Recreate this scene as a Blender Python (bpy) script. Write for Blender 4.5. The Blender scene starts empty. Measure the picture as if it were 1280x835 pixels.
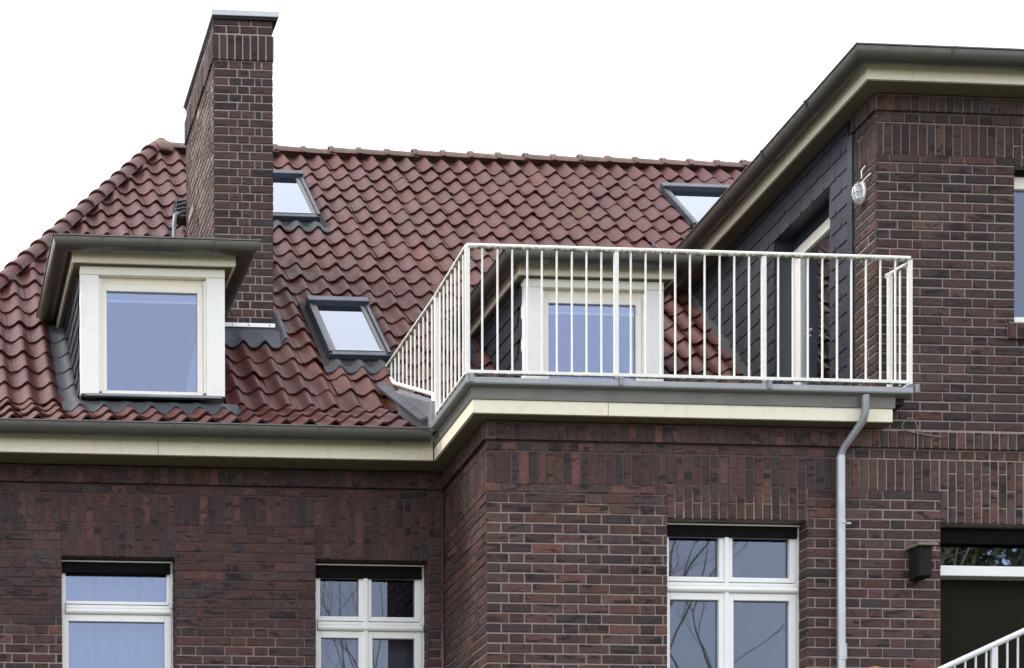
import bpy, bmesh, math, random
from mathutils import Vector, Matrix
random.seed(7)
R = math.radians
scn = bpy.context.scene
COL = scn.collection

# ------------------------------------------------------------------ camera
W_PX, H_PX = 1280.0, 835.0
PX, PY, FPX = 13.833, 1347.325, 2182.487
YAW, PITCH, ROLL, SPLAY = R(4.04279), R(-0.48556), R(-0.24014), R(2.47648)
fw = Vector((math.sin(YAW), math.cos(YAW), 0)); rt = Vector((math.cos(YAW), -math.sin(YAW), 0)); up = Vector((0, 0, 1))
f2 = fw*math.cos(PITCH) + up*math.sin(PITCH); u2 = up*math.cos(PITCH) - fw*math.sin(PITCH)
r3 = rt*math.cos(ROLL) + u2*math.sin(ROLL); u3 = u2*math.cos(ROLL) - rt*math.sin(ROLL)
CAMPOS = Vector((-4.813, -13.738, -4.985))
cd = bpy.data.cameras.new('camera'); cam = bpy.data.objects.new('camera', cd); COL.objects.link(cam)
cam.matrix_world = Matrix(((r3.x, u3.x, -f2.x, CAMPOS.x), (r3.y, u3.y, -f2.y, CAMPOS.y), (r3.z, u3.z, -f2.z, CAMPOS.z), (0, 0, 0, 1)))
cd.sensor_fit = 'HORIZONTAL'; cd.sensor_width = 36.0; cd.lens = FPX/W_PX*36.0
cd.shift_x = (W_PX/2 - PX)/W_PX; cd.shift_y = (PY - H_PX/2)/W_PX
cd.clip_start = 0.1; cd.clip_end = 2000
scn.camera = cam

# ------------------------------------------------------------------ sky, sun, exposure
SUN_EL, SUN_ROT = R(48), math.atan2(-0.92, 0.22)
world = bpy.data.worlds.new('World'); scn.world = world; world.use_nodes = True
nt = world.node_tree; nt.nodes.clear()
wo = nt.nodes.new('ShaderNodeOutputWorld'); bg = nt.nodes.new('ShaderNodeBackground')
sky = nt.nodes.new('ShaderNodeTexSky'); sky.sky_type = 'NISHITA'; sky.sun_disc = False
sky.sun_elevation = SUN_EL; sky.sun_rotation = SUN_ROT
sky.air_density = 1.0; sky.dust_density = 3.0; sky.ozone_density = 1.0
mixw = nt.nodes.new('ShaderNodeMix'); mixw.data_type = 'RGBA'
mixw.inputs[0].default_value = 0.62
mixw.inputs[7].default_value = (12.0, 12.1, 12.6, 1)       # thin bright cloud layer, even over the whole sky
nt.links.new(sky.outputs[0], mixw.inputs[6]); nt.links.new(mixw.outputs[2], bg.inputs[0])
bg.inputs[1].default_value = 0.13
nt.links.new(bg.outputs[0], wo.inputs[0])
sl = bpy.data.lights.new('sun', 'SUN'); sl.energy = 1.4; sl.angle = R(14); sl.color = (1.0, 0.93, 0.82)
so = bpy.data.objects.new('sun', sl); COL.objects.link(so)
sd = Vector((math.sin(SUN_ROT)*math.cos(SUN_EL), math.cos(SUN_ROT)*math.cos(SUN_EL), math.sin(SUN_EL)))
so.rotation_euler = sd.to_track_quat('Z', 'Y').to_euler(); so.location = (-20, -20, 25)
vs = scn.view_settings; vs.view_transform = 'Standard'; vs.look = 'None'; vs.exposure = 0.80; vs.gamma = 1.0
vs.use_curve_mapping = False

# ------------------------------------------------------------------ projection helpers (only for choosing which pieces show largest)
def proj(p):
    q = Vector(p) - CAMPOS; d = f2.dot(q)
    return PX + FPX*r3.dot(q)/d, PY - FPX*u3.dot(q)/d
OCC = [(-3.36, -1.54, 1.35, 3.0, 0.95, 2.15), (0.63, 2.45, 1.35, 3.0, 0.5, 2.15), (-1.69, -1.12, 2.71, 4.2, 1.9, 4.95),
       (3.3, 9, 0.02, 7, 0.1, 2.9), (0.05, 9, 0.02, 1.2, -7, 0.3), (-0.2, 3.4, -0.2, 1.3, 0.2, 0.42)]
def visible(p):
    x, y = proj(p)
    if not (-6 < x < 1286 and -6 < y < 841): return False
    p = Vector(p); d = p - CAMPOS; L = d.length; e = (L - 0.06)/L
    for b in OCC:
        t0, t1 = 0.0, e
        for i in range(3):
            lo, hi = b[2*i], b[2*i+1]
            if abs(d[i]) < 1e-9:
                if not lo < CAMPOS[i] < hi: t0 = 2
                continue
            a, c = (lo - CAMPOS[i])/d[i], (hi - CAMPOS[i])/d[i]
            if a > c: a, c = c, a
            t0, t1 = max(t0, a), min(t1, c)
        if t0 < t1: return False
    return True
def px_area(ps):
    q = [proj(p) for p in ps]; a = 0
    for i in range(len(q)):
        x0, y0 = q[i]; x1, y1 = q[(i+1) % len(q)]; a += x0*y1 - x1*y0
    return abs(a)/2

# ------------------------------------------------------------------ materials
def srgb(r, g, b):
    f = lambda c: (c/255/12.92) if c/255 <= 0.04045 else ((c/255+0.055)/1.055)**2.4
    return (f(r), f(g), f(b), 1)
class NT:
    def __init__(s, name):
        s.m = bpy.data.materials.new(name); s.m.use_nodes = True; s.t = s.m.node_tree; s.t.nodes.clear()
        s.out = s.n('ShaderNodeOutputMaterial')
    def n(s, k, **kw):
        nd = s.t.nodes.new(k)
        for a, v in kw.items(): setattr(nd, a, v)
        return nd
    def l(s, a, b): s.t.links.new(a, b)
    def val(s, sock, v):
        if hasattr(v, 'node'): s.l(v, sock)
        else: sock.default_value = v
    def math(s, op, a, b=0.0, clamp=False):
        m = s.n('ShaderNodeMath', operation=op, use_clamp=clamp); s.val(m.inputs[0], a); s.val(m.inputs[1], b); return m.outputs[0]
    def mix(s, f, a, b, blend='MIX'):
        m = s.n('ShaderNodeMix', data_type='RGBA', blend_type=blend); s.val(m.inputs[0], f); s.val(m.inputs[6], a); s.val(m.inputs[7], b); return m.outputs[2]
    def noise(s, scale, detail=4, rough=0.55, vec=None, dist=0.0):
        m = s.n('ShaderNodeTexNoise'); m.inputs['Scale'].default_value = scale; m.inputs['Detail'].default_value = detail
        m.inputs['Roughness'].default_value = rough; m.inputs['Distortion'].default_value = dist
        s.l(vec if vec is not None else s.pos(), m.inputs['Vector']); return m.outputs[0]
    def pos(s):
        if not hasattr(s, '_p'): s._p = s.n('ShaderNodeNewGeometry')
        return s._p.outputs['Position']
    def island(s): s.pos(); return s._p.outputs['Random Per Island']
    def obj(s): return s.n('ShaderNodeObjectInfo').outputs['Random']
    def rand(s): return s.math('FRACT', s.math('ADD', s.math('MULTIPLY', s.obj(), 7.31), s.math('MULTIPLY', s.island(), 5.17)))
    def scaled(s, v):
        m = s.n('ShaderNodeVectorMath', operation='MULTIPLY'); s.l(s.pos(), m.inputs[0]); m.inputs[1].default_value = v; return m.outputs[0]
    def ramp(s, f, stops, interp='LINEAR'):
        r = s.n('ShaderNodeValToRGB'); r.color_ramp.interpolation = interp; e = r.color_ramp.elements
        while len(e) < len(stops): e.new(0.5)
        for i, (p, c) in enumerate(stops): e[i].position = p; e[i].color = c if len(c) == 4 else (*c, 1)
        s.l(f, r.inputs[0]); return r.outputs[0]
    def remap(s, f, a, b, c=0.0, d=1.0):
        r = s.n('ShaderNodeMapRange'); r.inputs[1].default_value = a; r.inputs[2].default_value = b
        r.inputs[3].default_value = c; r.inputs[4].default_value = d; s.l(f, r.inputs[0]); return r.outputs[0]
    def bsdf(s, col, rough=0.8, metal=0.0, spec=0.4, bump=None, bstr=0.3, bdist=0.004):
        b = s.n('ShaderNodeBsdfPrincipled'); s.val(b.inputs['Base Color'], col); s.val(b.inputs['Roughness'], rough)
        s.val(b.inputs['Metallic'], metal); s.val(b.inputs['Specular IOR Level'], spec)
        if bump is not None:
            k = s.n('ShaderNodeBump'); k.inputs['Strength'].default_value = bstr; k.inputs['Distance'].default_value = bdist
            s.l(bump, k.inputs['Height']); s.l(k.outputs[0], b.inputs['Normal'])
        s.l(b.outputs[0], s.out.inputs[0]); return s.m

def brick_material(name, stops, tint=.92):
    t = NT(name)
    base = t.ramp(t.rand(), stops, 'CONSTANT')
    r2 = t.math('FRACT', t.math('MULTIPLY', t.rand(), 13.7))
    base = t.mix(t.remap(r2, 0, 1, .0, .55), base, t.mix(1.0, base, (.45, .45, .48, 1), 'MULTIPLY'))
    base = t.mix(t.remap(r2, .0, .45, .45, .0), base, t.mix(1.0, base, (1.6, 1.45, 1.4, 1), 'MULTIPLY'))
    n1 = t.noise(3.0, 3); n2 = t.noise(42, 5, .65)
    c = t.mix(t.remap(n1, .3, .7, .25, .0), base, (.055, .040, .040, 1))
    n3 = t.noise(1.0, 4, .65, t.scaled((22, 22, 34)), .6)
    c = t.mix(t.remap(n3, .36, .66, .55, .0), c, t.mix(1.0, c, (.48, .50, .54, 1), 'MULTIPLY'))
    c = t.mix(t.remap(n3, .50, .74, .0, .7), c, t.mix(1.0, c, (1.55, 1.35, 1.25, 1), 'MULTIPLY'))
    c = t.mix(t.remap(n2, .35, .75, .0, .6), c, t.mix(1.0, c, (1.75, 1.6, 1.55, 1), 'MULTIPLY'))
    # burnt kiln flashes: dark slanting marks on some bricks
    mp = t.n('ShaderNodeMapping'); mp.inputs['Rotation'].default_value = (0, R(32), 0); mp.inputs['Scale'].default_value = (4.5, 4.5, 17); t.l(t.pos(), mp.inputs[0])
    off = t.n('ShaderNodeVectorMath', operation='ADD'); t.l(mp.outputs[0], off.inputs[0]); t.l(t.math('MULTIPLY', t.rand(), 37.0), off.inputs[1])
    w = t.noise(1.0, 3, .6, off.outputs[0], .7)
    c = t.mix(t.remap(w, .57, .62, 0, .88), c, (.020, .018, .021, 1))
    eff = t.math('MULTIPLY', t.remap(t.noise(.9, 4, .6), .56, .70), t.remap(n2, .35, .65), True)
    c = t.mix(t.math('MULTIPLY', eff, .35), c, (.20, .165, .15, 1))      # pale salt bloom in patches
    f = t.noise(180, 3, .7)
    c = t.mix(t.remap(f, .62, .8, 0, .35), c, (.22, .17, .15, 1))
    if tint != 1.0: c = t.mix(1.0, c, (tint, tint*.91, tint*.885, 1), 'MULTIPLY')
    h = t.math('ADD', t.math('MULTIPLY', n2, .7), t.math('MULTIPLY', f, .3))
    return t.bsdf(c, t.remap(n2, .3, .7, .7, .95), 0, .25, h, .55, .006)
BR1 = [(0, (0.0806, 0.0532, 0.0521)), (.14, (0.0978, 0.0595, 0.0561)), (.28, (0.0704, 0.0533, 0.0539)), (.40, (0.1088, 0.0631, 0.0563)), (.52, (0.0878, 0.0633, 0.0605)),
       (.63, (0.0601, 0.0487, 0.0504)), (.74, (0.0902, 0.0520, 0.0520)), (.84, (0.0768, 0.0603, 0.0597)), (.91, (0.1256, 0.0668, 0.0560)), (.955, (0.0502, 0.0457, 0.0485)), (.985, (0.1663, 0.0881, 0.0676))]
BR2 = [(0, (0.0599, 0.0451, 0.0440)), (.16, (0.0730, 0.0508, 0.0473)), (.32, (0.0534, 0.0443, 0.0449)), (.46, (0.0789, 0.0538, 0.0486)), (.60, (0.0665, 0.0522, 0.0505)),
       (.72, (0.0477, 0.0420, 0.0437)), (.83, (0.0700, 0.0461, 0.0449)), (.92, (0.0898, 0.0624, 0.0521)), (.97, (0.1083, 0.0615, 0.0547))]
BR3 = [(0, (0.0725, 0.0474, 0.0474)), (.16, (0.0904, 0.0510, 0.0499)), (.32, (0.0652, 0.0493, 0.0493)), (.46, (0.1016, 0.0549, 0.0514)), (.60, (0.0786, 0.0553, 0.0547)),
       (.72, (0.0546, 0.0477, 0.0495)), (.83, (0.0861, 0.0490, 0.0490)), (.93, (0.1141, 0.0599, 0.0514)), (.975, (0.0539, 0.0494, 0.0522))]
M = {}
M['brick_bay'] = brick_material('brick_bay', BR1)
M['brick_wing'] = brick_material('brick_wing', BR2)
M['brick_house'] = brick_material('brick_house', BR3)
def mortar_material(name, light, dark, z0=None, z1=None, xr=None):
    t = NT(name); n = t.noise(60, 4, .7); big = t.noise(1.6, 4, .6)
    c = t.mix(t.remap(n, .3, .75, 0, .5), light, tuple(v*.62 for v in light[:3]) + (1,))
    f = t.remap(big, .42, .62)
    if z0 is not None:            # mortar darker towards the top, lighter below, with a noisy edge
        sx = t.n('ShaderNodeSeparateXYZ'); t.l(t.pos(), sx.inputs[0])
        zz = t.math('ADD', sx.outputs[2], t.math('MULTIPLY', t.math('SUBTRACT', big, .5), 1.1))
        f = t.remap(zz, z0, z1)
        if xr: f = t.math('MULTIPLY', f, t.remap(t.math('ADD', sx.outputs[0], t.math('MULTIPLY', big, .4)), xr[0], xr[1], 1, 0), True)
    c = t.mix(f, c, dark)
    return t.bsdf(c, .95, 0, .2, n, .5, .004)
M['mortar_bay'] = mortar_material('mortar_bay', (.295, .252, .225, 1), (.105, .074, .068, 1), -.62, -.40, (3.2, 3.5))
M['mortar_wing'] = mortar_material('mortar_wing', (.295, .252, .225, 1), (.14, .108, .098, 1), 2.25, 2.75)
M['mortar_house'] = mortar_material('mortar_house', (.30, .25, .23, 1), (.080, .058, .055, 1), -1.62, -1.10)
M['mortar_chimney'] = mortar_material('mortar_chimney', (.36, .312, .278, 1), (.24, .20, .175, 1))

def tile_material():
    t = NT('clay_tile'); r = t.rand()
    base = t.ramp(r, [(0, (.090, .027, .023)), (.25, (.098, .033, .031)), (.5, (.092, .029, .025)), (.72, (.104, .037, .037)), (.9, (.082, .030, .029)), (1, (.110, .031, .021))])
    big = t.noise(.55, 3); n = t.noise(9, 5, .6); f = t.noise(120, 3, .6)
    c = t.mix(t.remap(big, .35, .65, 0, .55), base, t.mix(1.0, base, (1.10, .88, .70, 1), 'MULTIPLY'))
    st = t.noise(1.0, 4, .65, t.scaled((11, 1.6, 1.6)))
    c = t.mix(t.remap(st, .50, .70, 0, .55), c, t.mix(1.0, c, (.50, .52, .50, 1), 'MULTIPLY'))
    c = t.mix(t.remap(n, .50, .70, 0, .5), c, (.080, .060, .042, 1))          # lichen and soot bloom
    r3_ = t.math('FRACT', t.math('MULTIPLY', r, 17.3))
    c = t.mix(t.remap(r3_, 0, 1, 0, .38), c, t.mix(1.0, c, (.62, .60, .62, 1), 'MULTIPLY'))
    li = t.math('MULTIPLY', t.remap(t.noise(1.3, 4, .65), .55, .68), t.remap(t.noise(34, 4, .7), .48, .60), True)
    c = t.mix(t.math('MULTIPLY', li, .55), c, (.095, .095, .050, 1))
    c = t.mix(t.remap(f, .6, .8, 0, .3), c, (.26, .15, .14, 1))
    return t.bsdf(c, t.remap(n, .3, .7, .42, .66), 0, .30, f, .25, .002)
M['tile'] = tile_material()
t = NT('ridge_tile'); n = t.noise(14, 5, .6)
M['ridge'] = t.bsdf(t.mix(t.remap(n, .38, .66, 0, .9), t.ramp(t.rand(), [(0, (.21, .125, .112)), (1, (.27, .165, .15))]), (.145, .115, .085, 1)), .7, 0, .3, n, .3, .004)
t = NT('roof_deck'); M['deck'] = t.bsdf((.03, .022, .020, 1), .95)
def paint(name, col, rough=.45, dirt=(.30, .27, .18), amt=.35, spec=.4):
    t = NT(name); n = t.noise(7, 5, .65); st = t.noise(1.0, 4, .6, t.scaled((30, 30, 2.2)))
    c = t.mix(t.remap(n, .55, .8, 0, amt), (*col, 1), (*dirt, 1))
    c = t.mix(t.remap(st, .58, .75, 0, amt*.55), c, (*dirt, 1))
    return t.bsdf(c, t.remap(n, .3, .7, rough-.08, rough+.12), 0, spec, t.noise(50, 3), .08, .002)
M['white'] = paint('white_paint', (.82, .82, .79), .4, (.45, .43, .36), .25)
M['pvc'] = paint('white_plastic', (.80, .81, .80), .32, (.5, .5, .47), .18)
M['cream'] = paint('cream_paint', (.80, .75, .60), .5, (.42, .35, .22), .42)
M['casing'] = paint('ivory_casing', (.83, .815, .73), .45, (.50, .45, .30), .22)
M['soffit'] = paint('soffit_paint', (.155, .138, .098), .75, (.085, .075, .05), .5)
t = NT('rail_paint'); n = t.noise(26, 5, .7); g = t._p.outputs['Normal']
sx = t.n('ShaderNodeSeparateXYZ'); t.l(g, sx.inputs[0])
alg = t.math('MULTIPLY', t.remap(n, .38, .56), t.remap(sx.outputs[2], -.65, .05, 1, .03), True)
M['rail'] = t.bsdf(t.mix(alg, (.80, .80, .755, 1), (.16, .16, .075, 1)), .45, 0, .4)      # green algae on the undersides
t = NT('stain_rail'); M['rail2'] = t.bsdf((.66, .68, .70, 1), .4, 0, .4)
def metal(name, col, rough, metal_, amt=.4, dark=.5):
    t = NT(name); n = t.noise(5, 5, .65); s = t.noise(1.0, 4, .6, t.scaled((22, 22, 3)))
    c = t.mix(t.remap(n, .35, .7, 0, amt), (*col, 1), tuple(v*dark for v in col) + (1,))
    c = t.mix(t.remap(s, .56, .72, 0, amt*.8), c, tuple(min(1, v*1.5) for v in col) + (1,))
    return t.bsdf(c, t.remap(n, .3, .7, rough-.1, rough+.12), metal_, .5, t.noise(30, 3), .1, .003)
M['zinc_dark'] = metal('weathered_zinc', (.135, .130, .120), .40, .55, .35, .6)
M['zinc'] = metal('grey_zinc', (.24, .255, .275), .5, .35, .35, .7)
M['zinc_light'] = metal('bright_zinc', (.46, .48, .51), .42, .45, .3, .75)
M['zinc_mid'] = metal('mid_zinc', (.30, .315, .33), .45, .3, .3, .75)
M['zinc_warm'] = metal('dull_zinc', (.165, .160, .148), .55, .2, .35, .75)
M['lead'] = metal('lead_sheet', (.066, .074, .086), .6, .2, .7, .6)
M['sky_frame'] = metal('grey_window_cladding', (.055, .066, .086), .36, .35, .25, .7)
M['lead_dark'] = metal('dark_lead', (.028, .032, .037), .55, .2, .5, .6)
M['alu'] = metal('aluminium', (.72, .73, .74), .35, .4, .2, .8)
t = NT('black_bitumen'); M['black'] = t.bsdf((.018, .018, .019, 1), .75, 0, .3, t.noise(20), .3)
t = NT('shutter_box'); M['shutter'] = t.bsdf(t.mix(t.noise(9), (.004, .004, .004, 1), (.010, .010, .009, 1)), .85, 0, .08)
t = NT('room_dark'); M['room'] = t.bsdf((.020, .019, .018, 1), .95, 0, .0)
t = NT('blind_cloth'); M['blind'] = t.bsdf((.80, .80, .80, 1), .9)
t = NT('grey_blind'); M['blind_grey'] = t.bsdf((.42, .43, .46, 1), .9)
t = NT('curtain'); cn = t.noise(1.0, 3, .5, t.scaled((26, 26, .6))); M['curtain'] = t.bsdf(t.mix(cn, (.14, .15, .17, 1), (.30, .32, .35, 1)), .95)
t = NT('panel_dark'); M['panel'] = t.bsdf(t.mix(t.noise(160, 2), (.010, .009, .006, 1), (.021, .018, .011, 1)), .9, 0, .1)
def slate_material():
    t = NT('slate'); n = t.noise(12, 5, .65, t.scaled((1, 1, 3)))
    c = t.ramp(t.rand(), [(0, (.022, .025, .036)), (.35, (.030, .033, .046)), (.7, (.036, .040, .055)), (1, (.026, .029, .042))])
    c = t.mix(t.remap(n, .45, .75, 0, .45), c, (.055, .060, .076, 1))
    return t.bsdf(c, t.remap(n, .3, .7, .32, .52), 0, .5, n, .35, .004)
M['slate'] = slate_material()
def glass_material(name, tint, base, trans):
    t = NT(name); fr = t.n('ShaderNodeFresnel'); fr.inputs[0].default_value = 1.62
    g = t.n('ShaderNodeBsdfGlossy'); g.inputs['Roughness'].default_value = 0.012; g.inputs['Color'].default_value = (*tint, 1)
    wav = t.n('ShaderNodeBump'); wav.inputs['Strength'].default_value = .012; wav.inputs['Distance'].default_value = .02
    t.l(t.noise(2.3, 2), wav.inputs['Height']); t.l(wav.outputs[0], g.inputs['Normal'])
    tr = t.n('ShaderNodeBsdfTransparent'); tr.inputs[0].default_value = (*trans, 1)
    mx = t.n('ShaderNodeMixShader'); t.l(t.math('ADD', t.math('MULTIPLY', fr.outputs[0], 1.25), base, True), mx.inputs[0])
    t.l(tr.outputs[0], mx.inputs[1]); t.l(g.outputs[0], mx.inputs[2]); t.l(mx.outputs[0], t.out.inputs[0]); return t.m
M['glass'] = glass_material('window_glass', (.60, .70, .97), .085, (.86, .89, .93))  # blue tint puts the reflected blue of the sky into the glass colour
M['glass_dim'] = glass_material('dim_window_glass', (.56, .63, .80), .03, (.80, .82, .84))  # greyer and weaker reflection than the other panes
M['glass_door'] = glass_material('door_glass', (.88, .92, .95), .22, (.55, .58, .60))
M['glass_sky'] = glass_material('rooflight_glass', (.84, .89, 1.0), .24, (.80, .85, .92))
t = NT('lamp_glass'); gl = t.n('ShaderNodeBsdfPrincipled'); gl.inputs['Base Color'].default_value = (.62, .66, .68, 1); gl.inputs['Roughness'].default_value = .12
gl.inputs['Transmission Weight'].default_value = .7; t.l(gl.outputs[0], t.out.inputs[0]); M['lampglass'] = t.m
t = NT('bark'); bn = t.noise(9, 5); M['bark'] = t.bsdf(t.mix(bn, (.30, .24, .16, 1), (.46, .385, .27, 1)), .9, 0, .2, bn, .5, .02)
t = NT('foliage'); M['leaf'] = t.bsdf(t.ramp(t.rand(), [(0, (.05, .075, .02)), (.6, (.09, .105, .03)), (1, (.15, .135, .045))]), .7, 0, .3)
t = NT('dry_foliage'); M['dry_leaf'] = t.bsdf(t.ramp(t.rand(), [(0, (.16, .11, .05)), (1, (.28, .21, .10))]), .8, 0, .2)
t = NT('lawn'); ln = t.noise(3, 6); M['lawn'] = t.bsdf(t.mix(ln, (.07, .075, .045, 1), (.11, .11, .075, 1)), .95, 0, .1, t.noise(60), .5, .02)
t = NT('cane'); cn2 = t.noise(40, 3); M['cane'] = t.bsdf(t.mix(cn2, (.30, .13, .035, 1), (.46, .25, .08, 1)), .6)
t = NT('dark_wood'); dn = t.noise(1.0, 4, .6, t.scaled((60, 60, 6))); M['box_wood'] = t.bsdf(t.mix(dn, (.008, .0065, .0065, 1), (.020, .016, .015, 1)), .8, 0, .2, dn, .3, .003)
t = NT('pale_board'); M['pale'] = t.bsdf(t.mix(t.noise(22, 5), (.27, .24, .20, 1), (.13, .12, .10, 1)), .85)
t = NT('plank_deck'); M['plank'] = t.bsdf(t.mix(t.noise(14, 5), (.20, .15, .10, 1), (.11, .085, .06, 1)), .8)
t = NT('far_brick'); bt = t.n('ShaderNodeTexBrick'); mp = t.n('ShaderNodeMapping'); mp.inputs['Rotation'].default_value = (R(90), 0, 0)
t.l(t.pos(), mp.inputs[0]); t.l(mp.outputs[0], bt.inputs[0]); bt.inputs['Scale'].default_value = 1.0; bt.inputs['Brick Width'].default_value = .255
bt.inputs['Row Height'].default_value = .0805; bt.inputs['Mortar Size'].default_value = .006
bt.inputs['Color1'].default_value = (.10, .055, .05, 1); bt.inputs['Color2'].default_value = (.13, .058, .05, 1); bt.inputs['Mortar'].default_value = (.33, .28, .25, 1)
M['far_brick'] = t.bsdf(bt.outputs[0], .9)

# ------------------------------------------------------------------ mesh building
class MB:
    def __init__(s): s.v = []; s.f = []; s.sm = []
    def add(s, vs, fs, smooth=False):
        o = len(s.v); s.v += [tuple(p) for p in vs]
        for f in fs: s.f.append(tuple(i+o for i in f)); s.sm.append(smooth)
        return s
    def box(s, x0, x1, y0, y1, z0, z1):
        return s.add([(x0,y0,z0),(x1,y0,z0),(x1,y1,z0),(x0,y1,z0),(x0,y0,z1),(x1,y0,z1),(x1,y1,z1),(x0,y1,z1)],
                     [(3,2,1,0),(4,5,6,7),(0,1,5,4),(1,2,6,5),(2,3,7,6),(3,0,4,7)])
    def hexa(s, b, t):          # bottom ring of 4, top ring of 4
        return s.add(list(b)+list(t), [(3,2,1,0),(4,5,6,7),(0,1,5,4),(1,2,6,5),(2,3,7,6),(3,0,4,7)])
    def quad(s, *p): return s.add(p, [tuple(range(len(p)))])
    def prism(s, poly, a, b):   # polygon points extruded from offset vector a to b
        n = len(poly); A = [tuple(Vector(p)+Vector(a)) for p in poly]; B = [tuple(Vector(p)+Vector(b)) for p in poly]
        return s.add(A+B, [tuple(range(n))[::-1], tuple(range(n, 2*n))] + [(i, (i+1) % n, n+(i+1) % n, n+i) for i in range(n)])
    def tube(s, path, r, n=10, caps=True, r1=None):
        P = [Vector(p) for p in path]; rings = []; prev = None
        for i, p in enumerate(P):
            d = ((P[i]-P[i-1]).normalized() if i else Vector()) + ((P[i+1]-P[i]).normalized() if i < len(P)-1 else Vector())
            d.normalize()
            a = prev - d*prev.dot(d) if prev is not None else (Vector((0,0,1)) if abs(d.z) < .9 else Vector((1,0,0))).cross(d)
            if a.length < 1e-6: a = Vector((1,0,0)).cross(d)
            a.normalize(); b = d.cross(a); prev = a
            rr = r if r1 is None else r + (r1-r)*i/(len(P)-1)
            rings.append([p + a*rr*math.cos(2*math.pi*k/n) + b*rr*math.sin(2*math.pi*k/n) for k in range(n)])
        o = [q for ring in rings for q in ring]; fs = []
        for i in range(len(P)-1):
            for k in range(n): fs.append((i*n+k, i*n+(k+1) % n, (i+1)*n+(k+1) % n, (i+1)*n+k))
        s.add(o, fs, True)
        if caps:
            s.add(rings[0], [tuple(range(n))[::-1]]); s.add(rings[-1], [tuple(range(n))])
        return s
    def sweep(s, path, prof, side=1, closed=True, smooth=False):
        # path: xy polyline; prof: (outward offset, z) points; mitred corners; side=+1 -> outward is to the left of travel
        n = len(path); rings = []
        for i in range(n):
            p = Vector(path[i]).to_2d() if len(path[i]) == 2 else Vector(path[i][:2])
            ds = []
            if i > 0: ds.append((p - Vector(path[i-1][:2])).normalized())
            if i < n-1: ds.append((Vector(path[i+1][:2]) - p).normalized())
            ns = [Vector((-d.y, d.x))*side for d in ds]
            m = sum(ns, Vector((0, 0)))
            m = m/m.length; m = m/max(.2, m.dot(ns[0]))
            zb = path[i][2] if len(path[i]) > 2 else 0
            rings.append([(p.x+m.x*o, p.y+m.y*o, z+zb) for o, z in prof])
        k = len(prof); fs = []
        for i in range(n-1):
            for j in range(k if closed else k-1):
                a, b = i*k+j, i*k+(j+1) % k
                fs.append((a, b, b+k, a+k))
        s.add([q for r in rings for q in r], fs, smooth)
        if closed:
            s.add(rings[0], [tuple(range(k))]); s.add(rings[-1], [tuple(range(k))])
        return s
    def mesh(s, name, mat):
        me = bpy.data.meshes.new(name); me.from_pydata(s.v, [], s.f)
        me.polygons.foreach_set('use_smooth', s.sm)
        bm = bmesh.new(); bm.from_mesh(me); bmesh.ops.recalc_face_normals(bm, faces=bm.faces); bm.to_mesh(me); bm.free()
        if mat: me.materials.append(M[mat] if isinstance(mat, str) else mat)
        return me
    def obj(s, name, mat, parent=None, bevel=0.0, kind=None, label=None):
        o = bpy.data.objects.new(name, s.mesh(name, mat)); COL.objects.link(o)
        if parent is not None: attach(o, parent)
        if bevel:
            b = o.modifiers.new('bevel', 'BEVEL'); b.width = bevel; b.segments = 2; b.limit_method = 'ANGLE'
        if kind: o['kind'] = kind
        if label: o['label'] = label
        return o
def attach(o, parent):
    o.parent = parent
    o.matrix_parent_inverse = world_of(parent).inverted()
def world_of(o):
    m = Matrix.LocRotScale(o.location, o.rotation_euler, o.scale)
    return m if o.parent is None else world_of(o.parent) @ o.matrix_parent_inverse @ m
def thing(name, loc, label, cat, group=None):
    o = bpy.data.objects.new(name, None); COL.objects.link(o); o.location = loc; o.empty_display_size = .2
    o['label'] = label; o['category'] = cat
    if group: o['group'] = group
    return o
def node(name, parent, loc=(0, 0, 0), label=None):
    o = bpy.data.objects.new(name, None); COL.objects.link(o); o.location = loc; o.empty_display_size = .1; attach(o, parent)
    if label: o['label'] = label
    return o

# ------------------------------------------------------------------ key levels and lines (metres; 0,0,0 = front corner of the bay under the corbel)
YM = 1.233                     # house front
GZ = -6.6                      # ground
TS = math.tan(SPLAY)
def side_x(x0, y): return x0 + y*TS
SOF = 0.147

ground = MB().box(-150, 150, -150, 150, GZ-.3, GZ).obj('ground', 'lawn', kind='structure'); ground['label'] = 'mown lawn around the house'

house = thing('brick_house', (-1.0, 6.0, GZ), 'old dark brick house with red pantile roof, chimney and two cream dormers', 'house')
wing = thing('side_wing', (4.5, 3.0, GZ), 'flat roofed dark brick wing with slate clad flank and balcony terrace over its lower storey', 'building')

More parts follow.
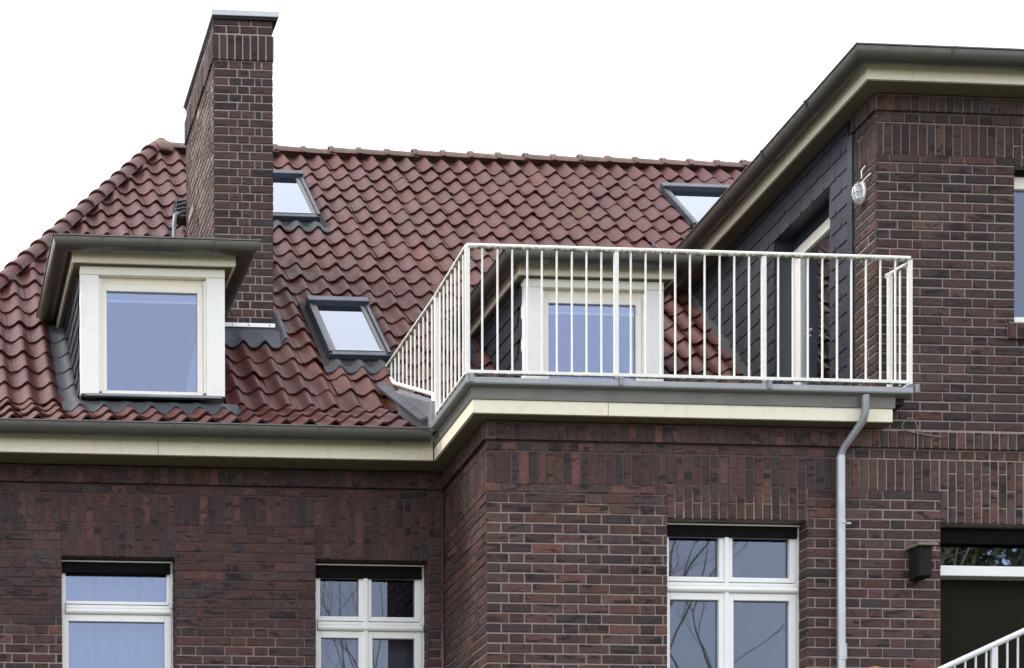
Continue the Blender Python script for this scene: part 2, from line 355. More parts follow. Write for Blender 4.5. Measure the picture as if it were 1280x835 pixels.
# ------------------------------------------------------------------ bricks
BV = {}
def brick_mesh(L, H, mat, D=.022):
    key = (round(L/.006), round(H/.006), mat)
    if key not in BV:
        l, h = max(1, key[0])*.006, max(1, key[1])*.006; out = []
        for k in range(3):
            c = .0035; j = lambda a: random.uniform(-a, a)
            ring = lambda y, i: [(i+j(.0022), y, i+j(.0016)), (l-i+j(.0022), y, i+j(.0016)), (l-i+j(.0022), y, h-i+j(.0016)), (i+j(.0022), y, h-i+j(.0016))]
            v = ring(D, 0) + ring(c, 0) + ring(j(.0012), c)
            fs = [(0,1,5,4),(1,2,6,5),(2,3,7,6),(3,0,4,7),(4,5,9,8),(5,6,10,9),(6,7,11,10),(7,4,8,11),(8,9,10,11)]
            m = MB().add(v, fs); out.append((m, m.mesh('brick', mat)))
        BV[key] = (l, h, out)
    return BV[key]
JT = .013
def row_rects(u0, u1, ztop, zbot, pitch, S=.2548, Hd=.1274, start=0):
    out = []; z = ztop; i = start
    while z - pitch > zbot - pitch*.4:
        seq = [Hd, S, S] if i % 2 == 0 else [S*.75, Hd, S, S]
        u = u0; k = 0
        while u < u1 - .01:
            w = seq[k] if k < len(seq) else [S, S, Hd][(k-len(seq)) % 3] if i % 2 == 0 and False else (seq[k % 3] if i % 2 == 0 else ([Hd, S, S][(k-1) % 3]))
            e = min(u+w, u1)
            if e-u > .03: out.append((u, e-JT, z-pitch+JT, z, 0.0))
            u += w; k += 1
        z -= pitch; i += 1
    return out
def soldier_rects(u0, u1, z0, z1, w=.0728, proud=0.0):
    n = max(1, round((u1-u0)/w)); w = (u1-u0)/n
    return [(u0+i*w, u0+(i+1)*w-JT, z0, z1-JT, proud) for i in range(n)]
def lintel_rects(u0, u1, z0, z1, w=.0728):
    n = max(1, round((u1-u0)/w)); w = (u1-u0)/n; out = []; h = z1-z0
    for i in range(n):
        cuts = [0, .53, 1] if i % 2 == 0 else [0, .26, .79, 1]
        for a, b in zip(cuts, cuts[1:]): out.append((u0+i*w, u0+(i+1)*w-JT, z0+a*h, z0+b*h-JT, 0.0))
    return out
def cut(rects, holes):
    for (a0, a1, b0, b1) in holes:
        nr = []
        for r in rects:
            u0, u1, z0, z1, p = r
            if u1 <= a0 or u0 >= a1 or z1 <= b0 or z0 >= b1: nr.append(r); continue
            if a0-u0 > .02: nr.append((u0, a0, z0, z1, p))
            if u1-a1 > .02: nr.append((a1, u1, z0, z1, p))
            c0, c1 = max(u0, a0), min(u1, a1)
            if z1-b1 > .02 : nr.append((c0, c1, b1, z1, p))
            if b0-z0 > .02: nr.append((c0, c1, z0, b0-.002, p))
        rects = nr
    return rects
class BrickSet:
    def __init__(s): s.items = []
    def put(s, rects, origin, ang, mat):
        ca, sa = math.cos(ang), math.sin(ang); ox, oy = origin
        for (u0, u1, z0, z1, p) in rects:
            p += random.gauss(0, .0016)
            x, y = ox+ca*u0+sa*p, oy+sa*u0-ca*p
            L = u1-u0; H = z1-z0
            if L < .015 or H < .015: continue
            cs = [(x, y, z0), (x+ca*L, y+sa*L, z0), (x+ca*L, y+sa*L, z1), (x, y, z1)]
            mid = (x+ca*L/2+sa*.03, y+sa*L/2-ca*.03, (z0+z1)/2)
            s.items.append((px_area(cs) if visible(mid) else 0.0, x, y, z0, L, H, ang, mat))
    def build(s, parent, limit, name='brick'):
        s.items.sort(key=lambda a: -a[0]); rest = {}
        for i, (ar, x, y, z, L, H, ang, mat) in enumerate(s.items):
            l, h, var = brick_mesh(L, H, mat); m, me = random.choice(var); sc = (L/l, 1, H/h)
            if i < limit and ar > 45:
                o = bpy.data.objects.new(name, me); COL.objects.link(o); o.location = (x, y, z); o.rotation_euler = (0, 0, ang); o.scale = sc; attach(o, parent)
            else:
                ca, sa = math.cos(ang), math.sin(ang)
                rest.setdefault(mat, MB()).add([(x+ca*a*sc[0]-sa*b, y+sa*a*sc[0]+ca*b, z+c*sc[2]) for a, b, c in m.v], m.f)
        for mat, mb in rest.items(): mb.obj('brickwork', mat, parent, kind='stuff')

def wall_core(name, origin, ang, u0, u1, z0, z1, holes, mat, parent, depth=.007, thick=.24):
    # sheet of mortar behind the brick faces with real openings, plus the reveals
    us = sorted({u0, u1, *[a for h in holes for a in h[:2] if u0 < a < u1]}); zs = sorted({z0, z1, *[a for h in holes for a in h[2:] if z0 < a < z1]})
    ca, sa = math.cos(ang), math.sin(ang)
    P = lambda u, z, d: (origin[0]+ca*u-sa*d, origin[1]+sa*u+ca*d, z)
    mb = MB()
    for a, b in zip(us, us[1:]):
        for c, d in zip(zs, zs[1:]):
            um, zm = (a+b)/2, (c+d)/2
            if any(h[0] < um < h[1] and h[2] < zm < h[3] for h in holes): continue
            mb.quad(P(a, c, depth), P(b, c, depth), P(b, d, depth), P(a, d, depth))
    for h in holes:
        a, b, c, d = max(h[0], u0), min(h[1], u1), max(h[2], z0), min(h[3], z1)
        mb.quad(P(a, c, depth), P(a, d, depth), P(a, d, thick), P(a, c, thick)); mb.quad(P(b, c, depth), P(b, c, thick), P(b, d, thick), P(b, d, depth))
        mb.quad(P(a, d, depth), P(b, d, depth), P(b, d, thick), P(a, d, thick)); mb.quad(P(a, c, depth), P(a, c, thick), P(b, c, thick), P(b, c, depth))
    return mb.obj(name, mat, parent)
def reveal_bricks(bs, x, y0, depth, z0, z1, pitch, ztop, mat):      # right-hand reveal of an opening in a front wall, facing -x
    z = ztop; rects = []
    i = 0
    while z > z0:
        a, b = z-pitch+JT, z
        if b > z0+.01 and a < z1-.01:
            rects.append((0.0, depth, max(a, z0), min(b, z1), 0.0))
        z -= pitch; i += 1
    bs.put(rects, (x-.007, y0+depth), R(-90), mat)

ZB = -2.6
PITCH_L = .0805
# --- openings (u = world x on front walls)
O1 = (-3.30, -2.312, -2.9, -.625); O2 = (-1.085, -.082, -2.9, -.62)
O3 = (1.493, 2.668, -2.9, -.600); O4 = (3.796, 5.30, -2.9, -.600); O5 = (4.424, 5.60, 1.045, 2.325)

# house front wall
hw = wall_core('wall', (0, YM), 0, -5.0, .05, ZB, .145, [O1, O2], 'mortar_house', house)
MB().box(-5.0, .05, YM+.008, YM+.3, GZ, ZB).obj('plinth_wall', 'far_brick', house)
MB().box(-5.0, -4.7, YM+.31, 11.6, GZ, .4).obj('gable_wall', 'far_brick', house)
MB().box(-4.69, 9, 11.3, 11.6, GZ, .4).obj('rear_wall', 'far_brick', house)
bs = BrickSet()
def frieze(u0, u1, opens):
    out = soldier_rects(u0, u1, -.004, .142, .0728, .028)
    out += [(a, b, -.08, -.004-JT, 0.0) for a, b, *_ in soldier_rects(u0, u1, -.08, 0, .1274)]
    segs = []; u = u0
    for o in opens:
        if o[0] > u: segs.append((u, o[0]))
        u = o[1]
    if u < u1: segs.append((u, u1))
    for a, b in segs: out += soldier_rects(a, b, -.345, -.08)
    for o in opens: out += lintel_rects(max(o[0], u0), min(o[1], u1), o[3], -.08)
    return out
lint = lambda o: (o[0], o[1], o[3], -.08)
bs.put(frieze(-5.0, .04, [O1, O2]), (0, YM), 0, 'brick_house')
bs.put(cut(row_rects(-5.0, .04, -.345, ZB, PITCH_L), [O1, O2, lint(O1), lint(O2)]), (0, YM), 0, 'brick_house')
reveal_bricks(bs, O1[1], YM, .12, ZB, O1[3], PITCH_L, -.345, 'brick_house'); reveal_bricks(bs, O2[1], YM, .12, ZB, O2[3], PITCH_L, -.345, 'brick_house')
bs.build(hw, 300)

# wing: lower front (bay), its splayed left flank, upper front, upper brick return
WXC = 3.246
ww = wall_core('wall', (0, 0), 0, 0.0, 9.0, ZB, .145, [O3, O4], 'mortar_bay', wing)
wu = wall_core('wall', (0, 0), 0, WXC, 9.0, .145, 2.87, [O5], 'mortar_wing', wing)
FA = R(-90) - SPLAY                 # flank direction: u runs from back to front, facing -x
fo = (side_x(0, YM), YM); FL = YM/math.cos(SPLAY)
wf = wall_core('wall', fo, FA, 0, FL, ZB, .145, [], 'mortar_house', wing)
UF = .36                             # length of the brick return on the upper flank
uo = (side_x(WXC, UF*math.cos(SPLAY)), UF*math.cos(SPLAY))
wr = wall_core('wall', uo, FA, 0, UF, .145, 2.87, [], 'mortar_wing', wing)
MB().box(0.01, 9.0, .008, .3, GZ, ZB).obj('plinth_wall', 'far_brick', wing)
MB().hexa([(0.008, .31, GZ), (.3, .31, GZ), (.3, YM, GZ), (.06, YM, GZ)], [(0.008, .31, ZB), (.3, .31, ZB), (.3, YM, ZB), (.06, YM, ZB)]).obj('plinth_wall', 'far_brick', wing)
MB().box(8.7, 9.0, .31, 11.2, GZ, 2.85).obj('end_wall', 'far_brick', wing)
bs = BrickSet()
bs.put(frieze(0.0, 6.4, [O3, O4]), (0, 0), 0, 'brick_bay')
bs.put(cut(row_rects(0.0, 6.4, -.345, ZB, PITCH_L), [O3, O4, lint(O3), lint(O4)]), (0, 0), 0, 'brick_bay')
reveal_bricks(bs, O3[1], 0, .12, ZB, O3[3], PITCH_L, -.345, 'brick_bay')
# upper front
UP = (2.392-.147)/29
ups = soldier_rects(WXC, 6.4, 2.732, 2.862, .0728, .028)
ups += [(a, b, 2.652, 2.732-JT, 0.0) for a, b, *_ in soldier_rects(WXC, 6.4, 0, 1, .1274)]
ups += soldier_rects(WXC, O5[0], 2.392, 2.652) + lintel_rects(O5[0], O5[1], O5[3], 2.652) + soldier_rects(O5[1], 6.4, 2.392, 2.652)
SILL5 = (O5[0]-.06, O5[1]+.06, .905, 1.045)
ups += cut(row_rects(WXC, 6.4, 2.392, .147, UP), [O5, (O5[0], O5[1], O5[3], 2.652), SILL5])
bs.put(ups, (0, 0), 0, 'brick_wing')
bs.put(soldier_rects(SILL5[0], SILL5[1], SILL5[2], SILL5[3], .0728, .03), (0, 0), 0, 'brick_wing')
wbricks = bs
# lower flank
bs2 = BrickSet()
def frieze_side(u0, u1): 
    return soldier_rects(u0, u1+.028, -.004, .142, .0728, .028) + [(a, b, -.08, -.004-JT, 0.0) for a, b, *_ in soldier_rects(u0, u1, 0, 1, .1274)] + soldier_rects(u0, u1, -.345, -.08)
bs2.put(frieze_side(0, FL), fo, FA, 'brick_house')
bs2.put(row_rects(0, FL, -.345, ZB, PITCH_L, start=1), fo, FA, 'brick_house')
bs3 = BrickSet()
bs3.put(soldier_rects(0, UF+.028, 2.732, 2.862, .0728, .028) + [(a, b, 2.652, 2.732-JT, 0.0) for a, b, *_ in soldier_rects(0, UF, 0, 1, .1274)]
        + soldier_rects(0, UF, 2.392, 2.652), uo, FA, 'brick_wing')
rr = []
for i in range(29):
    z = 2.392-i*UP; c = [0, .115, UF] if i % 2 else [0, .235, UF]
    for a, b in zip(c, c[1:]): rr.append((a, b-JT*(b < UF), z-UP+JT, z, 0.0))
bs3.put(rr, uo, FA, 'brick_wing')
lo_items = [b for b in wbricks.items if b[3] < .142]; up_items = [b for b in wbricks.items if b[3] >= .142]
wbricks.items = lo_items; wbricks.build(ww, 300)
b4 = BrickSet(); b4.items = up_items; b4.build(wu, 200)
bs2.build(wf, 0); bs3.build(wr, 0)

# mortar beds of the proud corbel rows
def bed(x0, x1, y, z0, z1, proud, mat, parent): MB().box(x0, x1, y-proud, y+.006, z0, z1).obj('mortar_bed', mat, parent)
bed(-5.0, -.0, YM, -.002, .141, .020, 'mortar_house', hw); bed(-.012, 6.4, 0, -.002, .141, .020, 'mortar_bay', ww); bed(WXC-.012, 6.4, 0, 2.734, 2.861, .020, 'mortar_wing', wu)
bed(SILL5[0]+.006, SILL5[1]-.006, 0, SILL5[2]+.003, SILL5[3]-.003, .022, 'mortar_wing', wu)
def bed_side(o, L, z0, z1, mat, parent):
    ca, sa = math.cos(FA), math.sin(FA); P = lambda u, d, z: (o[0]+ca*u-sa*d, o[1]+sa*u+ca*d, z)
    MB().hexa([P(0, -.02, z0), P(L, -.02, z0), P(L, .006, z0), P(0, .006, z0)], [P(0, -.02, z1), P(L, -.02, z1), P(L, .006, z1), P(0, .006, z1)]).obj('mortar_bed', mat, parent)
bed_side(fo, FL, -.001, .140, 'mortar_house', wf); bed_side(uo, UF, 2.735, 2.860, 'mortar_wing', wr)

# ------------------------------------------------------------------ roof of the house
TW = .2097; XC = 2.123; ROW = .3316; CS = math.sqrt(.5)
KY, KZ = 1.70, .85-.033          # kink between the main slope and the flatter eaves
def crest(x):                 # pantile wave: gentle rise on one side, steeper fall on the other
    u = ((x-XC)/TW+.5) % 1.0
    u = u - .035*math.sin(2*math.pi*u) - .035*(1-math.cos(2*math.pi*u))*.5
    return .058*(.5-.5*math.cos(2*math.pi*u))**1.25
SLA = R(28.5)
EY = KY - 3*.325*math.cos(SLA); EZ = KZ - 3*.325*math.sin(SLA)
HIP0 = Vector((-1.637, 6.50, 5.65)); HIPD = Vector((-2.026, -2.934, -2.932))/4.616
def hip_x(y): return HIP0.x + (y-HIP0.y)*HIPD.x/HIPD.y
tile_vars = []
for k in range(5):
    mb = MB(); N = 10; j = lambda a: random.uniform(-a, a); L = ROW+.05
    lift0 = .027 + j(.004); lift1 = .002; sk = j(.004)
    top = [(TW*i/N, sk*(i/N-.5), crest(XC-TW/2+TW*i/N)*1.04+lift0) for i in range(N+1)]
    bk = [(TW*i/N, L, crest(XC-TW/2+TW*i/N)*.96+lift1) for i in range(N+1)]
    mb.add(top+bk, [(i, i+1, N+2+i, N+1+i) for i in range(N)], True)
    lip = [(x, y, z) for x, y, z in top] + [(x, y+.003, z-.020) for x, y, z in top]
    mb.add(lip, [(i, N+1+i, N+2+i, i+1) for i in range(N)], True)
    tile_vars.append((mb, mb.mesh('roof_tile', 'tile')))
SKY = [(-.665, -.075, 2.45, 3.31), (-.70, -.115, 4.94, 5.83), (4.06, 4.85, 5.0, 5.82)]
def in_gap(x, y, z):
    if -3.13 < x < -1.79 and 1.50 < y < 2.95: return True
    if .87 < x < 2.19 and 1.2 < y < 2.95: return True
    if -1.65 < x < -1.15 and 2.72 < y < 4.2: return True
    for a, b, c, d in SKY:
        if a-.03 < x < b+.03 and c-.10 < y < d+.03: return True
    if x > side_x(WXC, y)+.12 and z < 3.15: return True
    if x > -.16 and z < .42: return True
    return False
tiles = []
ncol0 = math.floor((-5.6-XC)/TW); ncol1 = math.ceil((7.2-XC)/TW)
for c in range(ncol0, ncol1):
    x0 = XC - TW/2 + c*TW; xc = x0+TW/2
    for k in range(-2, 21):
        y = KY + k*ROW*CS; z = KZ + k*ROW*CS
        if k < 0 and xc < -.16: continue
        ym = y + .5*ROW*CS; zm = z+.5*ROW*CS
        if y > 6.36 or in_gap(xc, ym, zm): continue
        if xc < hip_x(ym) - .22: continue
        tiles.append((x0, y, z, R(45), xc, ym, zm, xc < hip_x(ym)+.30))
    if xc < -.20:
        for k in range(3):
            y = EY + k*.325*math.cos(SLA); z = EZ + k*.325*math.sin(SLA)
            ym = y+.15; zm = z+.08
            if in_gap(xc, ym, zm) or xc < hip_x(ym)-.2: continue
            tiles.append((x0, y, z, SLA, xc, ym, zm, False))
roof = MB().add([(hip_x(KY)-.0, KY, KZ-.02), (7.2, KY, KZ-.02), (7.2, 6.46, 5.58), (HIP0.x, 6.46, 5.58)], [(0, 1, 2, 3)])
roof.quad((-5.3, EY, EZ-.02), (-.2, EY, EZ-.02), (-.2, KY, KZ-.02), (hip_x(KY), KY, KZ-.02))
roof = roof.obj('roof', 'deck', house)
bk = MB(); bk.quad((7.2, 6.47, 5.60), (HIP0.x, 6.47, 5.60), (-5.3, 12.1, .4), (7.2, 12.1, .4))
bk.quad((HIP0.x-.02, 6.47, 5.58), (hip_x(KY)-.02, KY, KZ-.03), (-5.35, EY, EZ-.03), (-5.35, 12.1, .4))
bk.obj('rear_slope', 'tile', roof)
tl = []
for tdat in tiles:
    x0, y, z, a, xc, ym, zm, nearhip = tdat
    ps = [(x0, y, z+.04), (x0+TW, y, z+.04), (x0+TW, y+ROW*CS, z+ROW*CS+.04), (x0, y+ROW*CS, z+ROW*CS+.04)]
    vis = visible((xc, ym-.06, zm+.10))
    tl.append((px_area(ps) if vis and not nearhip else 0, tdat))
tl.sort(key=lambda q: -q[0])
rest = MB()
for i, (ar, (x0, y, z, a, xc, ym, zm, nearhip)) in enumerate(tl):
    mb, me = random.choice(tile_vars)
    rz = R(random.gauss(0, .5)); dz = random.gauss(0, .003); ra = a + R(random.gauss(0, .55)); dx = random.gauss(0, .002)
    if i < 300 and ar > 60:
        o = bpy.data.objects.new('roof_tile', me); COL.objects.link(o); o.location = (x0+dx, y, z+dz); o.rotation_euler = (ra, 0, rz); attach(o, roof)
    else:
        mt = Matrix.Translation((x0+dx, y, z+dz)) @ Matrix.Rotation(rz, 4, 'Z') @ Matrix.Rotation(ra, 4, 'X')
        if nearhip:       # cut along the hip
            bm = bmesh.new(); me2 = bpy.data.meshes.new('tmp'); me2.from_pydata(mb.v, [], mb.f); bm.from_mesh(me2)
            bm.transform(mt); nrm = Vector((-HIPD.y, HIPD.x, 0)).normalized()
            if nrm.x > 0: nrm = -nrm
            bmesh.ops.bisect_plane(bm, geom=bm.verts[:]+bm.edges[:]+bm.faces[:], plane_co=HIP0+Vector((.0, 0, 0)), plane_no=nrm, clear_outer=True)
            bm.verts.index_update(); rest.add([v.co[:] for v in bm.verts], [[v.index for v in f.verts] for f in bm.faces], True); bm.free(); bpy.data.meshes.remove(me2)
        else:
            rest.add([(mt @ Vector(p))[:] for p in mb.v], mb.f, True)
me = bpy.data.meshes.new('tile_field'); me.from_pydata(rest.v, [], rest.f); me.polygons.foreach_set('use_smooth', [True]*len(rest.f)); me.materials.append(M['tile'])
o = bpy.data.objects.new('tile_field', me); COL.objects.link(o); attach(o, roof); o['kind'] = 'stuff'

def half_tile(L, r0, r1, collar):
    # half round cover tile along +x; collar end (x=0) is wider and raised
    mb = MB(); N = 10; xs = [0, .045, .055, L]; rs = [r0+collar, r0+collar, r0, r1]; rings = []
    for x, r in zip(xs, rs):
        rings.append([(x, -r*1.05*math.cos(math.pi*i/N), r*math.sin(math.pi*i/N)) for i in range(N+1)])
    n = N+1
    mb.add([p for g in rings for p in g], [(k*n+i, k*n+i+1, (k+1)*n+i+1, (k+1)*n+i) for k in range(3) for i in range(N)], True)
    inn = [(0.0, -(r0+collar-.018)*1.05*math.cos(math.pi*i/N), (r0+collar-.018)*math.sin(math.pi*i/N)) for i in range(N+1)]
    mb.add(rings[0]+inn, [(i, n+i, n+i+1, i+1) for i in range(N)])
    return mb
rv = half_tile(.40, .098, .088, .014).mesh('ridge_tile', 'ridge')
x = HIP0.x + .02
while x < 6.9:
    if x < 5.75:
        o = bpy.data.objects.new('ridge_tile', rv); COL.objects.link(o); o.location = (x+random.gauss(0, .004), 6.47, 5.605+random.gauss(0, .004)); o.rotation_euler = (0, R(.9), R(random.gauss(0, .6))); attach(o, roof)
    x += .332
hv = half_tile(.40, .106, .090, .006).mesh('hip_tile', 'ridge')
hv.materials[0] = M['tile']
ex = HIPD.copy() ; ez = (Vector((0, -CS, CS)) + Vector((-.82, 0, .57))).normalized(); ex2 = -ex
ey = ez.cross(ex2).normalized(); ez = ex2.cross(ey)
nh = 18
for i in range(nh):
    p = HIP0 + HIPD*(.26+i*.335) + ez*.0 + Vector((0, 0, -.005))
    if p.z < EZ-.1: break
    o = bpy.data.objects.new('hip_tile', hv); COL.objects.link(o)
    tilt = Matrix.Rotation(R(1.6+random.gauss(0, .5)), 4, 'Y')
    mt = Matrix(((ex2.x, ey.x, ez.x, p.x), (ex2.y, ey.y, ez.y, p.y), (ex2.z, ey.z, ez.z, p.z), (0, 0, 0, 1))) @ tilt
    o.location = mt.to_translation(); o.rotation_euler = mt.to_euler(); attach(o, roof)
# mossy cap where hip and ridge meet
mb = MB(); N = 12
for a in range(1): pass
bmx = bmesh.new(); bmesh.ops.create_uvsphere(bmx, u_segments=16, v_segments=10, radius=.125)
for v in bmx.verts: v.co = Vector((v.co.x*1.35, v.co.y*1.0, max(v.co.z, -.04)*.95))
bmesh.ops.translate(bmx, verts=bmx.verts, vec=(HIP0.x+.05, 6.46, 5.60))
me = bpy.data.meshes.new('hip_cap'); bmx.to_mesh(me); bmx.free(); me.polygons.foreach_set('use_smooth', [True]*len(me.polygons)); me.materials.append(M['ridge'])
o = bpy.data.objects.new('hip_cap', me); COL.objects.link(o); attach(o, roof)

def wave_sheet(name, x0, x1, pts, mat, parent, hoff=.030, amp=1.0, fade=None, dx=.0175):
    # sheet dressed over the tile waves; pts: (y, z) of the base line from low to high; each point offset along +z
    n = max(2, int((x1-x0)/dx)); mb = MB(); rows = []
    for k, (y, z) in enumerate(pts):
        a = amp if fade is None else fade[k]
        rows.append([(x0+(x1-x0)*i/n, y, z+hoff+crest(x0+(x1-x0)*i/n)*a*1.25-.012) for i in range(n+1)])
    m = n+1
    mb.add([p for r in rows for p in r], [(k*m+i, k*m+i+1, (k+1)*m+i+1, (k+1)*m+i) for k in range(len(rows)-1) for i in range(n)], True)
    lo = rows[0]; mb.add(lo+[(x, y+.002, z-.012) for x, y, z in lo], [(i, m+i, m+i+1, i+1) for i in range(n)])
    return mb.obj(name, mat, parent)

# ------------------------------------------------------------------ chimney
CX0, CX1, CY0, CY1, CT = -1.689, -1.119, 2.70, 4.25, 4.912
chim = MB().box(CX0+.007, CX1-.007, CY0+.007, CY1, 1.6, CT-.02).obj('chimney', 'mortar_chimney', house)
bc = BrickSet(); SB = 4.507; CP = .078
CW = CX1-CX0
rf, rs_ = [], []
for i in range(40):
    z = SB-.005-i*CP
    c = [0, .235, .352, CW] if i % 2 else [0, .152, .276, .402, .470, CW]
    rf += [(a, b-JT*(b < CW), z-CP+JT, z, 0.0) for a, b in zip(c, c[1:])]
DC = CY1-CY0
rs_ = row_rects(0, DC, SB-.005, SB-40*CP, CP)
rf += soldier_rects(-.012, CW+.012, SB+.005, SB+.25, .0745, .014)
rs_ += soldier_rects(0, DC+.0, SB+.005, SB+.25, .0745, .014)
for i, z in enumerate((SB+.328, SB+.403)):
    h = CP if i < 2 else .045
    c = [0, .13, .26, .43, CW] if i % 2 == 0 else [0, .25, .37, CW]
    rf += [(a, b-JT*(b < CW), z-h+JT, z, 0.0) for a, b in zip(c, c[1:])]
    rs_ += [(a, b, z-h+JT, z, 0.0) for a, b, *_ in soldier_rects(0, DC, 0, 1, .2548)]
rf = [r for r in rf if r[2] > 1.95]; rs_ = [r for r in rs_ if r[2] > 1.6]
bc.put(rf, (CX0, CY0), 0, 'brick_wing')
rs_ = [(a+.004, b-.006, c+.004, d-.003, p-.003) if p == 0 else (a, b, c, d, p) for a, b, c, d, p in rs_]
bc.put(rs_, (CX0, CY1), R(-90), 'brick_wing')
bc.build(chim, 230)
MB().box(CX0-.008, CX1+.008, CY0-.008, CY1, SB+.008, SB+.236).obj('mortar_bed', 'mortar_chimney', chim)
MB().box(CX0-.02, CX1+.053, CY0-.035, CY1+.04, CT+.002, CT+.055).obj('cap', 'zinc_light', chim, .004, label='pale zinc cover plate')
MB().box(CX0-.005, CX1+.035, CY0-.02, CY1+.025, CT-.022, CT+.001).obj('cap_board', 'black', chim)
# flashing: bright strip, lead apron and soakers at the chimney foot
MB().box(-1.84, CX1+.010, CY0-.018, CY0-.001, 1.990, 2.026).obj('flashing_strip', 'alu', chim)
for xx in (-1.52, -1.36, -1.16): MB().tube([(xx, CY0-.024, 2.008), (xx, CY0-.016, 2.008)], .006, 8).obj('screw', 'zinc_dark', chim)
MB().quad((-1.84, CY0-.005, 1.99), (CX1+.01, CY0-.005, 1.99), (CX1+.01, CY0-.02, 1.90), (-1.84, CY0-.02, 1.90)).obj('apron_upstand', 'lead', chim)
wave_sheet('lead_apron', -1.80, CX1+.05, [(2.585, 2.585-.875), (2.63, 2.63-.862), (CY0-.015, CY0-.80)], 'lead', chim, .066, 1.0, [1.0, .8, .05])
wave_sheet('lead_soaker', CX1+.0, CX1+.13, [(2.62, 2.62-.875), (2.85, 2.85-.875), (3.05, 3.05-.875)], 'lead', chim, .068, 1.0, [1.05, 1.05, 1.05])
wave_sheet('lead_soaker', CX0-.16, CX0+.01, [(2.70, 2.70-.875), (3.1, 3.1-.875), (4.3, 4.3-.875)], 'lead', chim, .050, 1.0, [.4, .4, .4])

# ventilation pipe with mesh guard beside the chimney
vent = node('roof_vent', house, (-1.78, 4.40, 3.55), 'dark grey vent pipe with wire guard beside the chimney')
MB().tube([(-1.80, 4.32, 3.50), (-1.80, 4.32, 3.72), (-1.785, 4.36, 3.84), (-1.73, 4.44, 3.90)], .022, 12).obj('pipe', 'zinc', vent)
MB().box(-1.77, -1.50, 4.45, 4.62, 3.86, 4.05).obj('cowl', 'lead_dark', vent, .015)
for k in range(5):
    MB().tube([(-1.775+.014*(k % 2), 4.44, 3.855+k*.042), (-1.68, 4.425-.014*(k % 2), 3.875+k*.040), (-1.52, 4.44, 3.85+k*.044)], .007, 6).obj('guard_wire', 'zinc', vent)
for k in range(3):
    MB().tube([(-1.765+k*.07, 4.438, 3.84), (-1.745+k*.066, 4.426, 4.06)], .006, 6).obj('guard_wire', 'lead', vent)

# ------------------------------------------------------------------ gutters, fascias, soffits
def gutter_prof(r, wall=.006, n=10, bead=True):
    # outward offset, z ; back edge at offset 0, rim level 0
    o = [(r - r*math.cos(math.pi*i/n), -r*math.sin(math.pi*i/n)) for i in range(n+1)]
    b = []
    if bead:
        b = [(2*r+.010, .004), (2*r+.010, .014), (2*r-.004, .014)]
    i_ = [(r + (r-wall)*math.cos(math.pi*i/n), -(r-wall)*math.sin(math.pi*i/n)) for i in range(n+1)]
    return o + b + i_
def bracket_prof(r): return [(r - (r+.004)*math.cos(math.pi*i/10), -(r+.004)*math.sin(math.pi*i/10)) for i in range(11)] + [(2*r+.013, .015), (2*r-.004, .015)] + [(r + (r-.001)*math.cos(math.pi*i/10), -(r-.001)*math.sin(math.pi*i/10)) for i in range(11)]
def gutter(name, path, z, r, parent, mat='zinc_dark', side=1, bands=()):
    p = [(*q[:2], z + (q[2] if len(q) > 2 else 0)) for q in path]
    g = MB().sweep(p, gutter_prof(r), side, True, True).obj(name, mat, parent)
    m = g.modifiers.new('edge', 'EDGE_SPLIT'); m.split_angle = R(50)
    for (a, b) in bands: MB().sweep([(*a, z), (*b, z)], bracket_prof(r), side, True, True).obj('joint_band', mat, g)
    return g
# house eaves: travel towards -x, outward (-y) is on the left
HF = .925
hb = [((-.55-k*.615+.012, HF-.006), (-.55-k*.615-.012, HF-.006)) for k in range(8)]
gutter('gutter', [(-.20, HF-.006), (-5.4, HF-.006)], .345, .086, house, bands=hb)
MB().box(-5.35, -.14, HF, HF+.03, SOF, .36).obj('fascia', 'cream', house, .003)
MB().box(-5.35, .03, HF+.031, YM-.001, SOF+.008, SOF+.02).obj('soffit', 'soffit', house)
# bay eaves
SXF = lambda y: -.172 + y*TS*1.0
bayp = [(3.285, -.170), (-.172, -.170), (SXF(HF), HF)]
MB().sweep(bayp, [(0, SOF), (0, .253), (-.025, .253), (-.025, SOF)]).obj('fascia', 'cream', wing, .003)
MB().box(.931, .934, -.1712, -.168, SOF+.001, .252).obj('board_joint', 'black', wing); MB().box(-2.51, -2.507, HF-.0012, HF+.001, SOF+.001, .355).obj('board_joint', 'black', house)
MB().sweep([(3.30, -.175), (-.177, -.175), (SXF(HF)-.005, HF-.02)], [(.006, .254), (.012, .345), (-.03, .345), (-.03, .254)]).obj('gutter_back', 'zinc_warm', wing)
MB().sweep([(3.415, -.175), (-.177, -.175), (SXF(.80)-.005, .80)], [(.066, .352), (.070, .362), (.070, .398), (.060, .404), (-.03, .404), (-.03, .346), (.012, .346)]).obj('drip_edge', 'zinc_mid', wing)
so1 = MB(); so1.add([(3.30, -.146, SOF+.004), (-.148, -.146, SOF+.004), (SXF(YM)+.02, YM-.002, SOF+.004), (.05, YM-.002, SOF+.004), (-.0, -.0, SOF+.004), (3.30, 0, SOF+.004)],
                    [(0, 1, 4, 5), (1, 2, 3, 4)]); so1.obj('soffit', 'soffit', wing)
